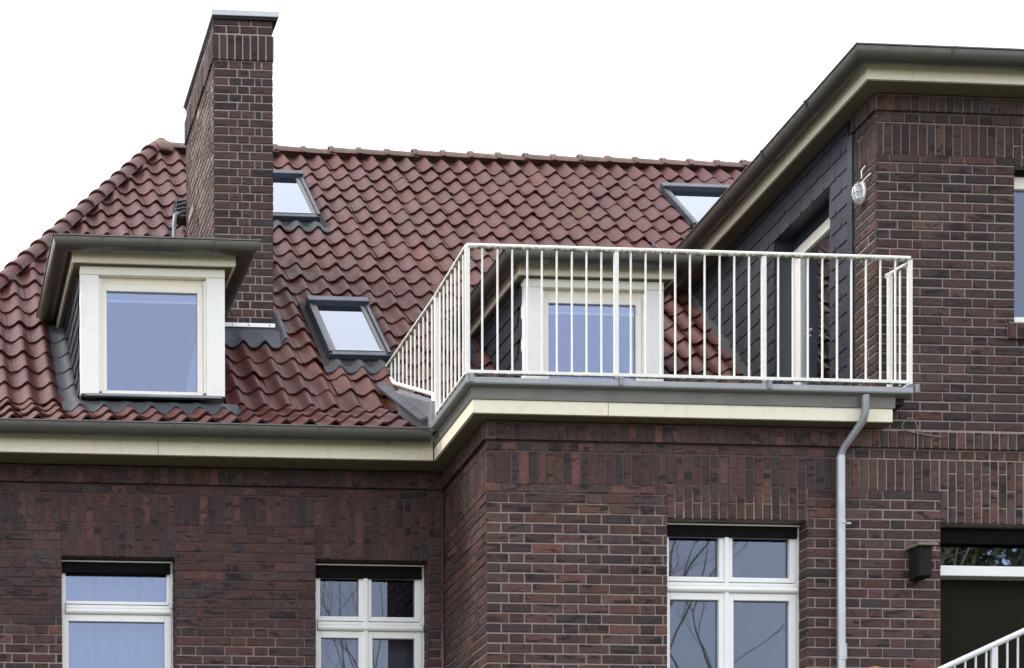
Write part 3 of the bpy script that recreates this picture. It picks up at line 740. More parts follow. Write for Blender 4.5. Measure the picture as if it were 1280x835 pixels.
# upper wing eaves: fascia, soffit, gutter round the corner
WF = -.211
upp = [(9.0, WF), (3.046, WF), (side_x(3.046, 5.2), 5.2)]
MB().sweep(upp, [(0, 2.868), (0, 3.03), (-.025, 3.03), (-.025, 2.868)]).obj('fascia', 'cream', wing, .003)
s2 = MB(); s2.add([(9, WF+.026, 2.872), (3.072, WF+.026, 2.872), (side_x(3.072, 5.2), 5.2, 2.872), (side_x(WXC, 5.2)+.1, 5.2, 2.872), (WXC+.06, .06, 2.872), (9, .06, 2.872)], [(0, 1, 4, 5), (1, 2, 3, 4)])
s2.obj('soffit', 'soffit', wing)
gp = [(9.0, WF-.008), (3.038, WF-.008), (side_x(3.038, 5.0), 5.0)]
wb = [((3.66+k*.64+.012, WF-.008), (3.66+k*.64-.012, WF-.008)) for k in range(3)]
for yy in (.42, 1.22, 2.02, 2.82, 3.62): wb.append(((side_x(3.038, yy), yy), (side_x(3.038, yy+.024), yy+.024)))
gutter('gutter', gp, 3.028, .086, wing, bands=wb)
MB().box(3.05, 9.0, WF, 9.0, 3.032, 3.048).obj('flat_roof', 'zinc_dark', wing)

# ------------------------------------------------------------------ windows
def frame_ring(mb, x0, x1, z0, z1, y0, y1, w, wt=None, wb=None, wl=None, wr=None):
    wt = w if wt is None else wt; wb = w if wb is None else wb; wl = w if wl is None else wl; wr = w if wr is None else wr
    mb.box(x0, x0+wl, y0, y1, z0, z1); mb.box(x1-wr, x1, y0, y1, z0, z1)
    if wb > 0: mb.box(x0+wl, x1-wr, y0+.0006, y1, z0, z0+wb)
    if wt > 0: mb.box(x0+wl, x1-wr, y0+.0006, y1, z1-wt, z1)
def room(parent, x0, x1, y0, y1, z0, z1, curtain=None):
    m = MB(); m.quad((x0, y1, z0), (x1, y1, z0), (x1, y1, z1), (x0, y1, z1)); m.quad((x0, y0, z0), (x0, y1, z0), (x0, y1, z1), (x0, y0, z1))
    m.quad((x1, y0, z0), (x1, y0, z1), (x1, y1, z1), (x1, y1, z0)); m.quad((x0, y0, z1), (x0, y1, z1), (x1, y1, z1), (x1, y0, z1)); m.quad((x0, y0, z0), (x1, y0, z0), (x1, y1, z0), (x0, y1, z0))
    m.obj('interior', 'room', parent)
def pane(parent, x0, x1, y, z0, z1, mat='glass'):
    return MB().box(x0, x1, y, y+.008, z0, z1).obj('pane', mat, parent)
def casement(parent, O, Y, zt, zbt, mull, boxh, label=None, gm='glass'):
    # two upper lights and two lower sashes under a dark shutter box; O = opening, Y = wall face
    x0, x1, z0, z1 = O; z0 = max(z0, -2.55); f = Y+.13
    w = node('window', parent, ((x0+x1)/2, f, z0), label); zbt = zt-.112
    m = MB(); frame_ring(m, x0, x1, z0, z1+.0, f, f+.07, .045, wt=.05); m.obj('frame', 'pvc', w, .004)
    MB().box(x0+.002, x1-.03, f-.030, f-.001, z1-boxh, z1-.025).obj('shutter_box', 'shutter', w, .004)
    MB().box(x0+.002, x1-.012, f-.032, f-.002, z1-.022, z1-.012).obj('guide_rail', 'pvc', w)
    m = MB(); m.box(x0+.045, x1-.045, f-.012, f+.06, zt-.022, zt); m.obj('transom', 'pvc', w, .003)
    m = MB(); m.box(x0+.045, x1-.03, f-.020, f+.06, zt-.060, zt-.030); m.obj('transom', 'pvc', w, .006)
    m = MB(); m.tube([(x0+.045, f-.012, zt-.085), (x1-.03, f-.012, zt-.085)], .026, 12); m.obj('transom', 'pvc', w)
    ztop = z1-boxh+.03
    if mull is None:
        s = MB(); frame_ring(s, x0+.02, x1-.03, zt, ztop+.03, f+.004, f+.05, .028, wb=.008); s.obj('sash', 'pvc', w, .003)
        pane(w, x0+.03, x1-.05, f+.03, zt, ztop+.02)
        s = MB(); frame_ring(s, x0+.012, x1-.02, z0+.02, zbt, f-.010, f+.05, .058); s.obj('sash', 'pvc', w, .004)
        pane(w, x0+.05, x1-.06, f+.02, z0+.06, zbt-.04)
    else:
        for a, b in ((x0+.02, mull-.004), (mull+.004, x1-.03)):
            s = MB(); frame_ring(s, a, b, zt+.001, ztop+.03, f-.004, f+.05, .052, wb=.018); s.obj('sash', 'pvc', w, .004)
            pane(w, a+.03, b-.03, f+.03, zt+.01, ztop+.02, gm)
            s = MB(); frame_ring(s, a, b, z0+.02, zbt, f-.010, f+.05, .058); s.obj('sash', 'pvc', w, .004)
            pane(w, a+.03, b-.03, f+.02, z0+.05, zbt-.03, gm)
        MB().box(mull-.018, mull+.018, f-.022, f-.004, z0+.02, ztop+.02).obj('mullion', 'pvc', w, .004)
    room(w, x0+.005, x1-.005, f+.071, f+.9, z0, z1-.002)
    return w
w1 = casement(house, O1, YM, -.985, -1.082, None, .115, 'single light window with fanlight under a shutter box')
w2 = casement(house, O2, YM, -1.10, -1.232, -.612, .13, 'four light casement with dark curtained panes', 'glass_dim')
w3 = casement(wing, O3, 0, -1.055, -1.222, 2.045, .115, 'four light casement mirroring bare branches', 'glass_dim')
# curtains
MB().box(O2[0]+.05, O2[1]-.5, YM+.30, YM+.31, -2.5, -1.24).obj('curtain', 'curtain', w2)
MB().box(O2[0]+.55, O2[1]-.02, YM+.30, YM+.31, -2.5, -1.24).obj('curtain', 'curtain', w2)
MB().box(O1[0]+.02, O1[1]-.02, YM+.34, YM+.35, -2.5, -.66).obj('blind', 'curtain', w1)
# glazed doorway of the wing with dark lower panel
wd = node('window', wing, (4.5, .13, -2.5), 'dark doorway with fanlight and white transom bar')
m = MB(); frame_ring(m, O4[0], O4[1], -2.55, O4[3], .13, .20, .03, wt=.04); m.obj('frame', 'shutter', wd)
MB().box(O4[0]+.002, O4[1]-.002, .095, .128, -.735, -.625).obj('shutter_box', 'shutter', wd, .004)
MB().box(O4[0]+.001, O4[1]-.001, .075, .2, -1.008, -.925).obj('transom', 'pvc', wd, .004)
pane(wd, O4[0]+.03, O4[1]-.03, .15, -.924, -.70)
MB().box(O4[0]+.03, O4[1]-.03, .19, .215, -2.55, -1.009).obj('dark_panel', 'panel', wd)  # plain dark sheet filling the lower doorway
room(wd, O4[0]+.005, O4[1]-.005, .22, 1.0, -2.5, -.61)
# upper wing window
wt_ = node('window', wing, (5.0, .11, 1.05), 'upper window above a brick rowlock sill')
m = MB(); frame_ring(m, O5[0], O5[1], O5[2], O5[3]-.03, .11, .18, .03, wt=.10, wb=.07); m.obj('frame', 'casing', wt_, .004)
MB().box(O5[0]+.002, O5[1]-.002, .06, .20, O5[3]-.028, O5[3]-.002).obj('shutter_box', 'shutter', wt_)
MB().box(O5[0]+.001, O5[1]-.001, .04, .108, O5[2]+.002, O5[2]+.066).obj('sill', 'pvc', wt_, .004)
pane(wt_, O5[0]+.02, O5[1]-.02, .14, O5[2]+.06, O5[3]-.12)
MB().box(O5[0]+.03, O5[1]-.03, .165, .175, 2.095, 2.112).obj('blind_rail', 'blind', wt_)
room(wt_, O5[0]+.005, O5[1]-.005, .19, 1.0, O5[2], O5[3]-.035)

# ------------------------------------------------------------------ dormers
def dormer(dx, label, zlow):
    X = lambda v: v+dx
    d = node('dormer', house, (X(-2.455), 1.54, .88), label)
    FY = 1.54; x0, x1 = X(-3.095), X(-1.815); zt = 2.0; zs = .885
    # casing boards with a raised edge
    MB().box(x0, x0+.165, FY, FY+.09, zs, 1.925).obj('jamb', 'white', d, .004); MB().box(x1-.165, x1, FY, FY+.09, zs, 1.925).obj('jamb', 'white', d, .004)
    MB().box(x0, x1, FY-.002, FY+.09, 1.927, zt).obj('head', 'casing', d, .004)
    MB().box(x0+.166, x0+.186, FY+.012, FY+.1, zs+.03, 1.90).obj('bead', 'casing', d, .003); MB().box(x1-.186, x1-.166, FY+.012, FY+.1, zs+.03, 1.90).obj('bead', 'casing', d, .003)
    MB().box(x0+.166, x1-.166, FY+.055, FY+.1, 1.862, 1.926).obj('head_bead', 'cream', d, .004)
    m = MB(); frame_ring(m, x0+.187, x1-.187, zs+.012, 1.861, FY+.042, FY+.095, .05, wb=.038, wt=.055); m.obj('sash', 'casing', d, .005)
    pane(d, x0+.22, x1-.22, FY+.065, zs+.04, 1.83)
    MB().box(x0+.235, x1-.235, FY+.076, FY+.086, 1.722, 1.742).obj('blind_rail', 'blind', d)
    MB().box(x0+.235, x1-.235, FY+.079, FY+.086, 1.742, 1.83).obj('blind', 'blind_grey', d)
    MB().prism([(x1-.23, FY+.13, .92), (x1-.23, FY+.13, 1.45), (x1-.31, FY+.13, 1.1), (x1-.34, FY+.13, .92)], (0, 0, 0), (0, .006, 0)).obj('curtain', 'blind_grey', d)
    room(d, x0+.20, x1-.20, FY+.09, FY+1.0, .90, 1.84)
    MB().box(x0+.04, x1-.035, FY-.03, FY+.02, zs-.028, zs-.004).obj('sill', 'zinc', d, .003)
    # eaves
    e0, e1, ey = X(-3.174), X(-1.730), 1.472
    MB().sweep([(e1, 2.98), (e1, ey), (e0, ey), (e0, 2.98)], [(0, 2.002), (0, 2.12), (-.022, 2.12), (-.022, 2.002)], 1).obj('fascia', 'cream', d, .003)
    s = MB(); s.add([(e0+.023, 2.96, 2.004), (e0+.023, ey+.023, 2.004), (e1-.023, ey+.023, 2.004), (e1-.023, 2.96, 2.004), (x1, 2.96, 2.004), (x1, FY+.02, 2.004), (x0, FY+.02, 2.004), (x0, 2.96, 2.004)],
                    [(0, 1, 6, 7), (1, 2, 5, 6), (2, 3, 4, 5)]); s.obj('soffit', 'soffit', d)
    bands = [((X(q)+.011, ey-.008), (X(q)-.011, ey-.008)) for q in (-1.95, -2.43, -2.93)]
    gutter('gutter', [(e1+.008, 2.96), (e1+.008, ey-.008), (e0-.008, ey-.008), (e0-.008, 2.98)], 2.140, .086, d, side=1, bands=bands)
    MB().box(e0-.03, e1+.03, ey-.03, 3.05, 2.121, 2.14).obj('dormer_roof', 'zinc_dark', d)
    # cheeks: triangular slate clad sides, slates laid in courses
    for sgn, cx in ((-1, x0+.01), (1, x1-.01)):
        cheek = MB().prism([(cx, FY+.06, zlow), (cx, FY+.06, 2.003), (cx, 2.90, 2.003)], (-.004, 0, 0), (.004, 0, 0)).obj('cheek', 'slate', d)
        if sgn < 0:
            for k in range(8):
                z = .92+k*.145
                for q in range(7):
                    y = FY+.062+q*.2 + (.1 if k % 2 else 0)
                    if y > 2.75 or y+.1 > z+.92: continue
                    MB().hexa([(cx-.022, y, z), (cx-.016, y, z), (cx-.016, y+.195, z), (cx-.022, y+.195, z)], [(cx-.010, y, z+.17), (cx-.005, y, z+.17), (cx-.005, y+.195, z+.17), (cx-.010, y+.195, z+.17)]).obj('slate', 'slate', d)
    return d
d1 = dormer(0, 'cream dormer window beside the chimney foot', .85)
d2 = dormer(3.985, 'cream dormer window behind the balcony railing', .45)
# lead dressed round the first dormer
wave_sheet('lead_apron', -3.22, -1.70, [(1.40, EZ+(1.40-EY)*math.tan(SLA)), (1.46, EZ+(1.46-EY)*math.tan(SLA)+.004), (1.56, .80)], 'lead', d1, .038, 1.0, [1.0, .7, .1])
for k in range(0, 6):
    y = KY - .02 + k*ROW*CS; z = y-.865
    wave_sheet('lead_soaker', -3.26, -3.09, [(y, z), (y+ROW*CS+.05, z+ROW*CS+.035)], 'lead', d1, .030-.0, 1.0, [.75, .60])
wave_sheet('lead_soaker', -3.26, -3.09, [(1.44, EZ+(1.44-EY)*math.tan(SLA)), (1.74, .87)], 'lead', d1, .035, 1.0, [.8, .7])
for k in range(0, 6):
    y = KY - .02 + k*ROW*CS; z = y-.865
    wave_sheet('lead_soaker', .69, .90, [(y, z), (y+ROW*CS+.05, z+ROW*CS+.035)], 'lead', d2, .030, 1.0, [.75, .60])

# ------------------------------------------------------------------ roof windows
def slope_pt(x, s, h):    # s: y on the slope plane, h: height along the normal
    return (x, s - h*CS, s-.865 + h*CS)
def slope_box(mb, x0, x1, s0, s1, h0, h1):
    return mb.hexa([slope_pt(x0, s0, h0), slope_pt(x1, s0, h0), slope_pt(x1, s1, h0), slope_pt(x0, s1, h0)], [slope_pt(x0, s0, h1), slope_pt(x1, s0, h1), slope_pt(x1, s1, h1), slope_pt(x0, s1, h1)])
def skylight(a, b, c, d, label):
    s = node('skylight', house, slope_pt((a+b)/2, c, 0), label)
    slope_box(MB(), a-.06, b+.06, c-.10, d+.06, .0, .030).obj('flashing', 'black', s)
    slope_box(MB(), a, a+.032, c, d-.06, .031, .105).obj('side_frame', 'sky_frame', s, .005); slope_box(MB(), b-.032, b, c, d-.06, .031, .105).obj('side_frame', 'sky_frame', s, .005)
    slope_box(MB(), a-.008, b+.008, d-.075, d, .031, .135).obj('top_cover', 'sky_frame', s, .008)
    slope_box(MB(), a, b, c-.02, c+.035, .031, .085).obj('bottom_cover', 'sky_frame', s, .006)
    slope_box(MB(), a+.034, a+.078, c+.036, d-.077, .031, .088).obj('sash', 'zinc_warm', s, .004); slope_box(MB(), b-.078, b-.034, c+.036, d-.077, .031, .088).obj('sash', 'zinc_warm', s, .004)
    slope_box(MB(), a+.080, b-.080, c+.037, c+.052, .031, .092).obj('glazing_bar', 'zinc_light', s)
    slope_box(MB(), a+.079, b-.079, c+.053, d-.077, .072, .080).obj('pane', 'glass_sky', s)
    slope_box(MB(), a+.079, b-.079, d-.16, d-.078, .045, .060).obj('blind_box', 'pale', s)
    slope_box(MB(), a+.079, b-.079, c+.053, d-.161, .034, .050).obj('blind', 'blind', s)
    wave_sheet('lead_apron', a-.07, b+.07, [(c-.215, c-.215-.865), (c-.12, c-.12-.862), (c-.015, c-.015-.862)], 'lead_dark', s, .045, 1.0, [.90, .8, .1])
skylight(*SKY[0], 'roof window close to the balcony rail')
skylight(*SKY[1], 'roof window half hidden behind the chimney')
skylight(*SKY[2], 'roof window next to the wing gutter')

# ------------------------------------------------------------------ slate clad flank of the wing with its door
NW = Vector((math.cos(SPLAY), -math.sin(SPLAY), 0)); DW = Vector((math.sin(SPLAY), math.cos(SPLAY), 0))
def fl(y, z, out=0.0):       # point on the upper flank; out = distance towards -x
    p = Vector((WXC, 0, z)) + DW*y - NW*out; return (p.x, p.y, p.z)
DY0, DY1, DZ0, DZ1 = .752, 1.762, .46, 2.515
clad = MB()
for a, b, c, d in ((UF, DY0, .3, 2.872), (DY0, DY1, DZ1, 2.872), (DY1, 5.4, .3, 2.872)):
    clad.quad(fl(a, c, -.004), fl(b, c, -.004), fl(b, d, -.004), fl(a, d, -.004))
clad = clad.obj('slate_cladding', 'slate', wing)
SR, SWd = .150, .205
sl_items = []
for k in range(18):
    z = .40 + k*SR
    for q in range(26):
        y = UF+.075 + q*SWd - (SWd*.5 if k % 2 else 0); y1 = y+SWd-.004
        y = max(y, UF+.07)
        segs = [(y, y1)]
        if z+SR > DZ0 and z < DZ1-.02:
            if y < DY0 and y1 > DY0: segs = [(y, DY0)]
            elif y < DY1 and y1 > DY1: segs = [(DY1, y1)]
            elif y >= DY0 and y1 <= DY1: segs = []
        for a, b in segs:
            if b-a < .03 or a > 4.9: continue
            if z+SR < a-.865-.15: continue
            zt = min(z+SR+.05, 2.868)
            r = min(.035, (b-a)*.45)
            lo = [(a, z), (b-r, z), (b-r*.25, z+r*.35), (b, z+r)] if b-a > .1 else [(a, z), (b, z)]
            poly = lo + [(b, zt), (a, zt)]
            oo = .011; m = MB(); n = len(poly)
            f0 = [fl(p, q_, .004+oo*(1-(q_-z)/(SR+.05))) for p, q_ in poly]; f1 = [fl(p, q_, .002+(oo-.004)*(1-(q_-z)/(SR+.05))-.003) for p, q_ in poly]
            m.add(f0+f1, [tuple(range(n)), tuple(range(n, 2*n))[::-1]] + [(i, (i+1) % n, n+(i+1) % n, n+i) for i in range(n)])
            ctr = fl((a+b)/2, z+SR/2, .06)
            m.obj('slate', 'slate', clad)
MB().hexa([fl(UF-.012, .4, .024), fl(UF+.062, .4, .024), fl(UF+.062, .4, -.002), fl(UF-.012, .4, -.002)], [fl(UF-.012, 2.73, .024), fl(UF+.062, 2.73, .024), fl(UF+.062, 2.73, -.002), fl(UF-.012, 2.73, -.002)]).obj('corner_strip', 'sky_frame', clad, .003)
# door recess and door
RC = .16
rec = MB(); rec.quad(fl(DY0, DZ0, 0), fl(DY0, DZ1, 0), fl(DY0, DZ1, -RC-.1), fl(DY0, DZ0, -RC-.1)); rec.quad(fl(DY1, DZ0, 0), fl(DY1, DZ1, 0), fl(DY1, DZ1, -RC-.1), fl(DY1, DZ0, -RC-.1)); rec.quad(fl(DY0, DZ1, 0), fl(DY1, DZ1, 0), fl(DY1, DZ1, -RC-.1), fl(DY0, DZ1, -RC-.1))
rec.obj('door_reveal', 'sky_frame', wing)
door = node('door', wing, fl(1.25, DZ0, -RC), 'white framed glass balcony door')
def flbox(a, b, z0, z1, o0, o1): return MB().hexa([fl(a, z0, o0), fl(b, z0, o0), fl(b, z0, o1), fl(a, z0, o1)], [fl(a, z1, o0), fl(b, z1, o0), fl(b, z1, o1), fl(a, z1, o1)])
flbox(DY1-.14, DY1-.003, DZ0, 2.40, -RC, -RC-.07).obj('jamb', 'white', door, .004); flbox(DY0, DY0+.1, DZ0, 2.40, -RC, -RC-.07).obj('jamb', 'white', door, .004)
flbox(DY0+.1, DY1-.14, 2.30, 2.40, -RC, -RC-.07).obj('head', 'casing', door, .004); flbox(DY0, DY1, 2.401, DZ1, -RC-.01, -RC-.06).obj('roller_box', 'sky_frame', door)
flbox(DY1-.205, DY1-.142, DZ0, 2.298, -RC-.015, -RC-.06).obj('stile', 'zinc', door, .004)
flbox(DY0+.1, DY1-.205, DZ0+.05, 2.298, -RC-.035, -RC-.043).obj('pane', 'glass_door', door)
MB().tube([fl(1.42, 1.50, -RC+.0), fl(1.42, 1.50, -RC+.05), fl(1.30, 1.51, -RC+.055)], .010, 8).obj('handle', 'alu', door)
rb = MB(); rb.quad(fl(DY0, DZ0, -1.0), fl(DY1, DZ0, -1.0), fl(DY1, DZ1, -1.0), fl(DY0, DZ1, -1.0)); rb.quad(fl(DY0, DZ0, -.25), fl(DY0, DZ1, -.25), fl(DY0, DZ1, -1), fl(DY0, DZ0, -1)); rb.quad(fl(DY1, DZ0, -.25), fl(DY1, DZ1, -.25), fl(DY1, DZ1, -1), fl(DY1, DZ0, -1)); rb.quad(fl(DY0, DZ1, -.25), fl(DY1, DZ1, -.25), fl(DY1, DZ1, -1), fl(DY0, DZ1, -1))
rb.obj('interior', 'room', door)
# lead step flashing where the tile roof meets the slate flank
for k in range(0, 14):
    y = 1.25+k*.2345; z = y-.865
    MB().hexa([fl(y, z+.03, .030), fl(y+.26, z+.29, .030), fl(y+.26, z+.29, .008), fl(y, z+.03, .008)], [fl(y, z+.15, .024), fl(y+.26, z+.37, .024), fl(y+.26, z+.37, .006), fl(y, z+.15, .006)]).obj('step_flashing', 'lead', clad)
# terrace floor, shadow strip and bevelled side parapet
tf = MB(); tf.hexa([(-.17, -.14, .30), (3.40, -.14, .30), (3.5, 1.62, .30), (-.10, 1.62, .30)], [(-.17, -.14, .402), (3.40, -.14, .402), (3.5, 1.62, .402), (-.10, 1.62, .402)]); tf.obj('terrace_floor', 'black', wing)
MB().box(-.14, 3.24, -.115, -.03, .403, .452).obj('upstand_shadow', 'black', wing)  # black strip: shadow gap under the bottom rail put into a solid edge
MB().prism([(0, .74, .33), (0, .74, .585), (0, .80, .60), (0, 2.27, 1.292), (0, 2.30, 1.25), (0, 2.10, .95)], (-.225, 0, 0), (-.10, 0, 0)).obj('side_parapet', 'zinc', wing, .006)
MB().hexa([(-.30, .80, .44), (-.226, .80, .44), (-.226, 2.42, 1.42), (-.30, 2.42, 1.40)], [(-.30, .80, .45), (-.226, .80, .47), (-.226, 2.42, 1.47), (-.30, 2.42, 1.43)]).obj('side_flashing', 'lead', wing)

# downpipe
pth = [(3.02, -.235, .33), (3.02, -.235, .20), (3.005, -.22, .13), (2.925, -.09, -.035), (2.905, -.075, -.09), (2.905, -.075, -.16)]
MB().tube(pth, .030, 16).obj('downpipe', 'zinc', wing, label='grey swan neck of the rainwater pipe')
dp = MB().tube([(2.905, -.075, -.10), (2.925, -.075, GZ)], .034, 16).obj('downpipe', 'zinc_light', wing, label='bright zinc rainwater pipe')
MB().tube([(2.908, -.075, -.625), (2.908, -.075, -.650)], .038, 16).obj('pipe_clip', 'zinc_light', dp); MB().box(2.90, 2.99, -.08, -.0, -.648, -.636).obj('clip_arm', 'zinc_light', dp)
MB().tube([(2.915, -.075, -1.62), (2.915, -.075, -1.75)], .039, 16).obj('pipe_socket', 'zinc_light', dp)

# ------------------------------------------------------------------ balcony railing
rail = thing('balcony_railing', (1.6, -.15, .404), 'white metal balcony railing with thin upright bars round the terrace', 'railing')
RY, RX0, RX1, RT, RB = -.150, -.205, 3.440, 1.470, .475
endp = (-.150, 2.36, 1.468)
mid = (side_x(RX0, .90), .75)
tr = MB().tube([(RX0, RY, RT), (RX1, RY, RT)], .021, 12).obj('top_rail', 'rail', rail); MB().tube([(RX0, RY, RT), (mid[0], mid[1], RT), endp], .021, 12).obj('top_rail', 'rail', rail)
MB().box(RX0, RX1, RY-.016, RY+.016, RB-.014, RB+.014).obj('bottom_rail', 'rail', rail, .004)
MB().tube([(RX0, RY, RB), (mid[0], mid[1], RB)], .016, 10).obj('bottom_rail', 'rail', rail)
MB().tube([(mid[0]-.01, .79, .47), (mid[0]-.01, .80, .66), (-.165, 2.0, 1.22), (-.150, 2.33, 1.46)], .019, 10).obj('bottom_rail', 'rail', rail)
for x in (RX0, 1.006, 2.222, RX1):
    MB().box(x-.019, x+.019, RY-.012, RY+.012, RB-.02, RT-.01).obj('post', 'rail', rail, .003)
    ft = MB().box(x-.016, x+.016, -.255, RY+.010, .408, .425); ft.box(x-.016, x+.016, RY-.008, RY+.008, .425, RB-.02); ft.box(x-.016, x+.016, -.257, -.249, .36, .425)
    ft.obj('post_foot', 'zinc', rail)
MB().box(mid[0]-.017, mid[0]+.017, mid[1]-.02, mid[1]+.02, .42, RT-.01).obj('post', 'rail', rail, .003)
bal = MB().tube([(0, 0, RB+.01), (0, 0, RT-.015)], .0085, 8).mesh('baluster', 'rail')
def put_bal(x, y, z0=None):
    if z0 is None:
        o = bpy.data.objects.new('baluster', bal); COL.objects.link(o); o.location = (x, y, 0); attach(o, rail)
    else: MB().tube([(x, y, z0), (x, y, RT-.012)], .0085, 8).obj('baluster', 'rail', rail)
PS = [RX0, 1.006, 2.222, RX1]
for a, b in zip(PS, PS[1:]):
    n = 10
    for k in range(1, n): put_bal(a+(b-a)*k/n + random.gauss(0, .0012), RY)
for k in range(1, 8): q = k/8; put_bal(RX0+(mid[0]-RX0)*q, RY+(mid[1]-RY)*q)
for k in range(1, 13):
    q = k/13; x = mid[0]+(endp[0]-mid[0])*q; y = mid[1]+(endp[1]-mid[1])*q
    put_bal(x, y, min(1.44, .66+(y-.80)*.467))
# short return to the wing wall
MB().tube([(RX1-.01, RY, 1.435), (3.335, -.012, 1.392)], .017, 10).obj('return_rail', 'rail', rail); MB().tube([(3.343, -.022, 1.392), (3.318, -.022, 1.385)], .022, 12).obj('rail_end', 'rail', rail)
MB().box(3.322, 3.358, -.05, -.02, .46, 1.40).obj('post', 'rail', rail, .003); MB().tube([(3.395, -.09, .47), (3.395, -.09, 1.41)], .0085, 8).obj('baluster', 'rail', rail)
MB().tube([(RX1-.02, RY-.03, .455), (3.33, RY-.07, .395)], .010, 8).obj('brace', 'zinc_light', rail)

# ------------------------------------------------------------------ wall lamp
lp = fl(.20, 2.165, 0)
lamp = thing('wall_lamp', lp, 'oval caged glass wall lamp on the brick edge beside slate cladding', 'lamp')
def oval(cx, cz, ry, rz, out, n=18): return [fl(cx+ry*math.cos(2*math.pi*i/n), cz+rz*math.sin(2*math.pi*i/n), out) for i in range(n)]
def oval_stack(levels, cx=.20, cz=2.165, n=18):
    m = MB(); levels = [(a*.78, b*.90, o*.82) for a, b, o in levels]; rings = [oval(cx, cz, a, b, o, n) for a, b, o in levels]
    m.add([p for r in rings for p in r], [(k*n+i, k*n+(i+1) % n, (k+1)*n+(i+1) % n, (k+1)*n+i) for k in range(len(rings)-1) for i in range(n)], True)
    m.add(rings[-1], [tuple(range(n))]); m.add(rings[0], [tuple(range(n))[::-1]]); return m
oval_stack([(.070, .098, .0), (.074, .103, .008), (.072, .101, .028), (.064, .092, .034)]).obj('base', 'alu', lamp)
oval_stack([(.056, .086, .032), (.056, .086, .050), (.050, .080, .078), (.038, .066, .096), (.018, .035, .104)]).obj('glass_bowl', 'lampglass', lamp)
for k in range(3):
    zz = 2.165 + (k-1)*.055; w = .062*math.sqrt(max(.1, 1-((k-1)*.055/.108)**2))
    MB().tube([fl(.20+w*math.cos(a), zz, .026+.068*math.sin(a)*(.80+.20*(k == 1))) for a in [math.pi*i/8 for i in range(9)]], .0032, 6).obj('cage_wire', 'alu', lamp)
MB().tube([fl(.20, 2.165+.090*math.cos(a), .026+.068*math.sin(a)) for a in [math.pi*i/10 for i in range(11)]], .0032, 6).obj('cage_wire', 'alu', lamp)
MB().tube([fl(.17, 2.27, .03), fl(.16, 2.31, .035), fl(.175, 2.335, .03), fl(.15, 2.365, .008)], .005, 8).obj('cable', 'pvc', lamp)
MB().tube([fl(.15, 2.235, .03), fl(.09, 2.245, .025), fl(.06, 2.255, .010)], .006, 8).obj('cable', 'pvc', lamp)

# ------------------------------------------------------------------ nest box
nb = thing('nest_box', (3.59, -.08, -1.09), 'small dark wooden nest box on the brick pier beside the dark doorway', 'nest box')
nx0, nx1, ny0, ny1, nz0, nz1 = 3.520, 3.640, -.150, -.012, -1.075, -.835
MB().prism([(nx0, ny1, 0), (nx0, ny0+.02, 0), (nx0+.012, ny0, 0), (nx1-.012, ny0, 0), (nx1, ny0+.02, 0), (nx1, ny1, 0)], (0, 0, nz0), (0, 0, nz1)).obj('body', 'box_wood', nb, .003)
MB().tube([(3.59, ny0-.0015, -.885), (3.59, ny0+.01, -.885)], .015, 14).obj('entrance_hole', 'black', nb)
MB().hexa([(nx0-.02, ny0-.035, -.838), (nx1+.02, ny0-.035, -.838), (nx1+.02, -.002, -.826), (nx0-.02, -.002, -.826)], [(nx0-.02, ny0-.035, -.816), (nx1+.02, ny0-.035, -.816), (nx1+.02, -.002, -.802), (nx0-.02, -.002, -.802)]).obj('lid', 'pale', nb, .003)
MB().box(nx0+.045, nx0+.075, -.011, -.001, -1.1, -.77).obj('back_batten', 'box_wood', nb)

# loose cable end on the wall
cab = thing('loose_cable', (3.5, -.03, .15), 'thin pale loose cable loop on the bricks at the balcony end', 'cable')
MB().tube([(3.575, -.036, -.02), (3.572, -.045, .10), (3.563, -.05, .165), (3.535, -.052, .215), (3.495, -.052, .228), (3.455, -.050, .20), (3.435, -.048, .160), (3.455, -.046, .135), (3.53, -.040, .118), (3.65, -.034, .100), (3.79, -.030, .085)], .0055, 8).obj('wire', 'pale', cab)

# ------------------------------------------------------------------ outdoor stair, its rail and the cane chair below the frame edge
st = thing('outdoor_stair', (3.4, -.7, GZ), 'white metal stair handrail with thin bars in front of the dark doorway', 'stair')
SY = -.70; sx0, sz0, sx1, sz1 = 2.55, -2.325, 4.75, -1.328
rz = lambda x: sz0 + (x-sx0)*(sz1-sz0)/(sx1-sx0)
MB().tube([(sx0, SY, sz0), (sx1, SY, sz1), (6.2, SY, sz1)], .024, 14).obj('handrail', 'rail2', st)
for x in (2.62, 3.79, 4.75, 6.1): MB().box(x-.024, x+.024, SY-.014, SY+.014, rz(min(x, sx1))-.95, rz(min(x, sx1))-.015).obj('post', 'rail2', st, .003)
x = 2.70
while x < 6.05:
    if min(abs(x-q) for q in (3.79, 4.75)) > .05: MB().tube([(x, SY, rz(min(x, sx1))-.86), (x, SY, rz(min(x, sx1))-.018)], .0085, 8).obj('baluster', 'rail2', st)
    x += .0855
MB().tube([(sx0, SY, sz0-.86), (sx1, SY, sz1-.86), (6.2, SY, sz1-.86)], .014, 10).obj('bottom_rail', 'rail2', st)
MB().prism([(sx0, 0, sz0-1.15), (sx0, 0, sz0-.93), (sx1, 0, sz1-.93), (sx1, 0, sz1-1.15)], (0, SY-.02, 0), (0, SY+.02, 0)).obj('stringer', 'zinc', st); MB().prism([(sx0, 0, sz0-1.15), (sx0, 0, sz0-.93), (sx1, 0, sz1-.93), (sx1, 0, sz1-1.15)], (0, -.06, 0), (0, -.02, 0)).obj('stringer', 'zinc', st)
for k in range(7):
    x = sx0+.12+k*.3; MB().box(x, x+.29, SY+.021, -.061, rz(x)-1.02, rz(x)-.985).obj('step', 'plank', st)
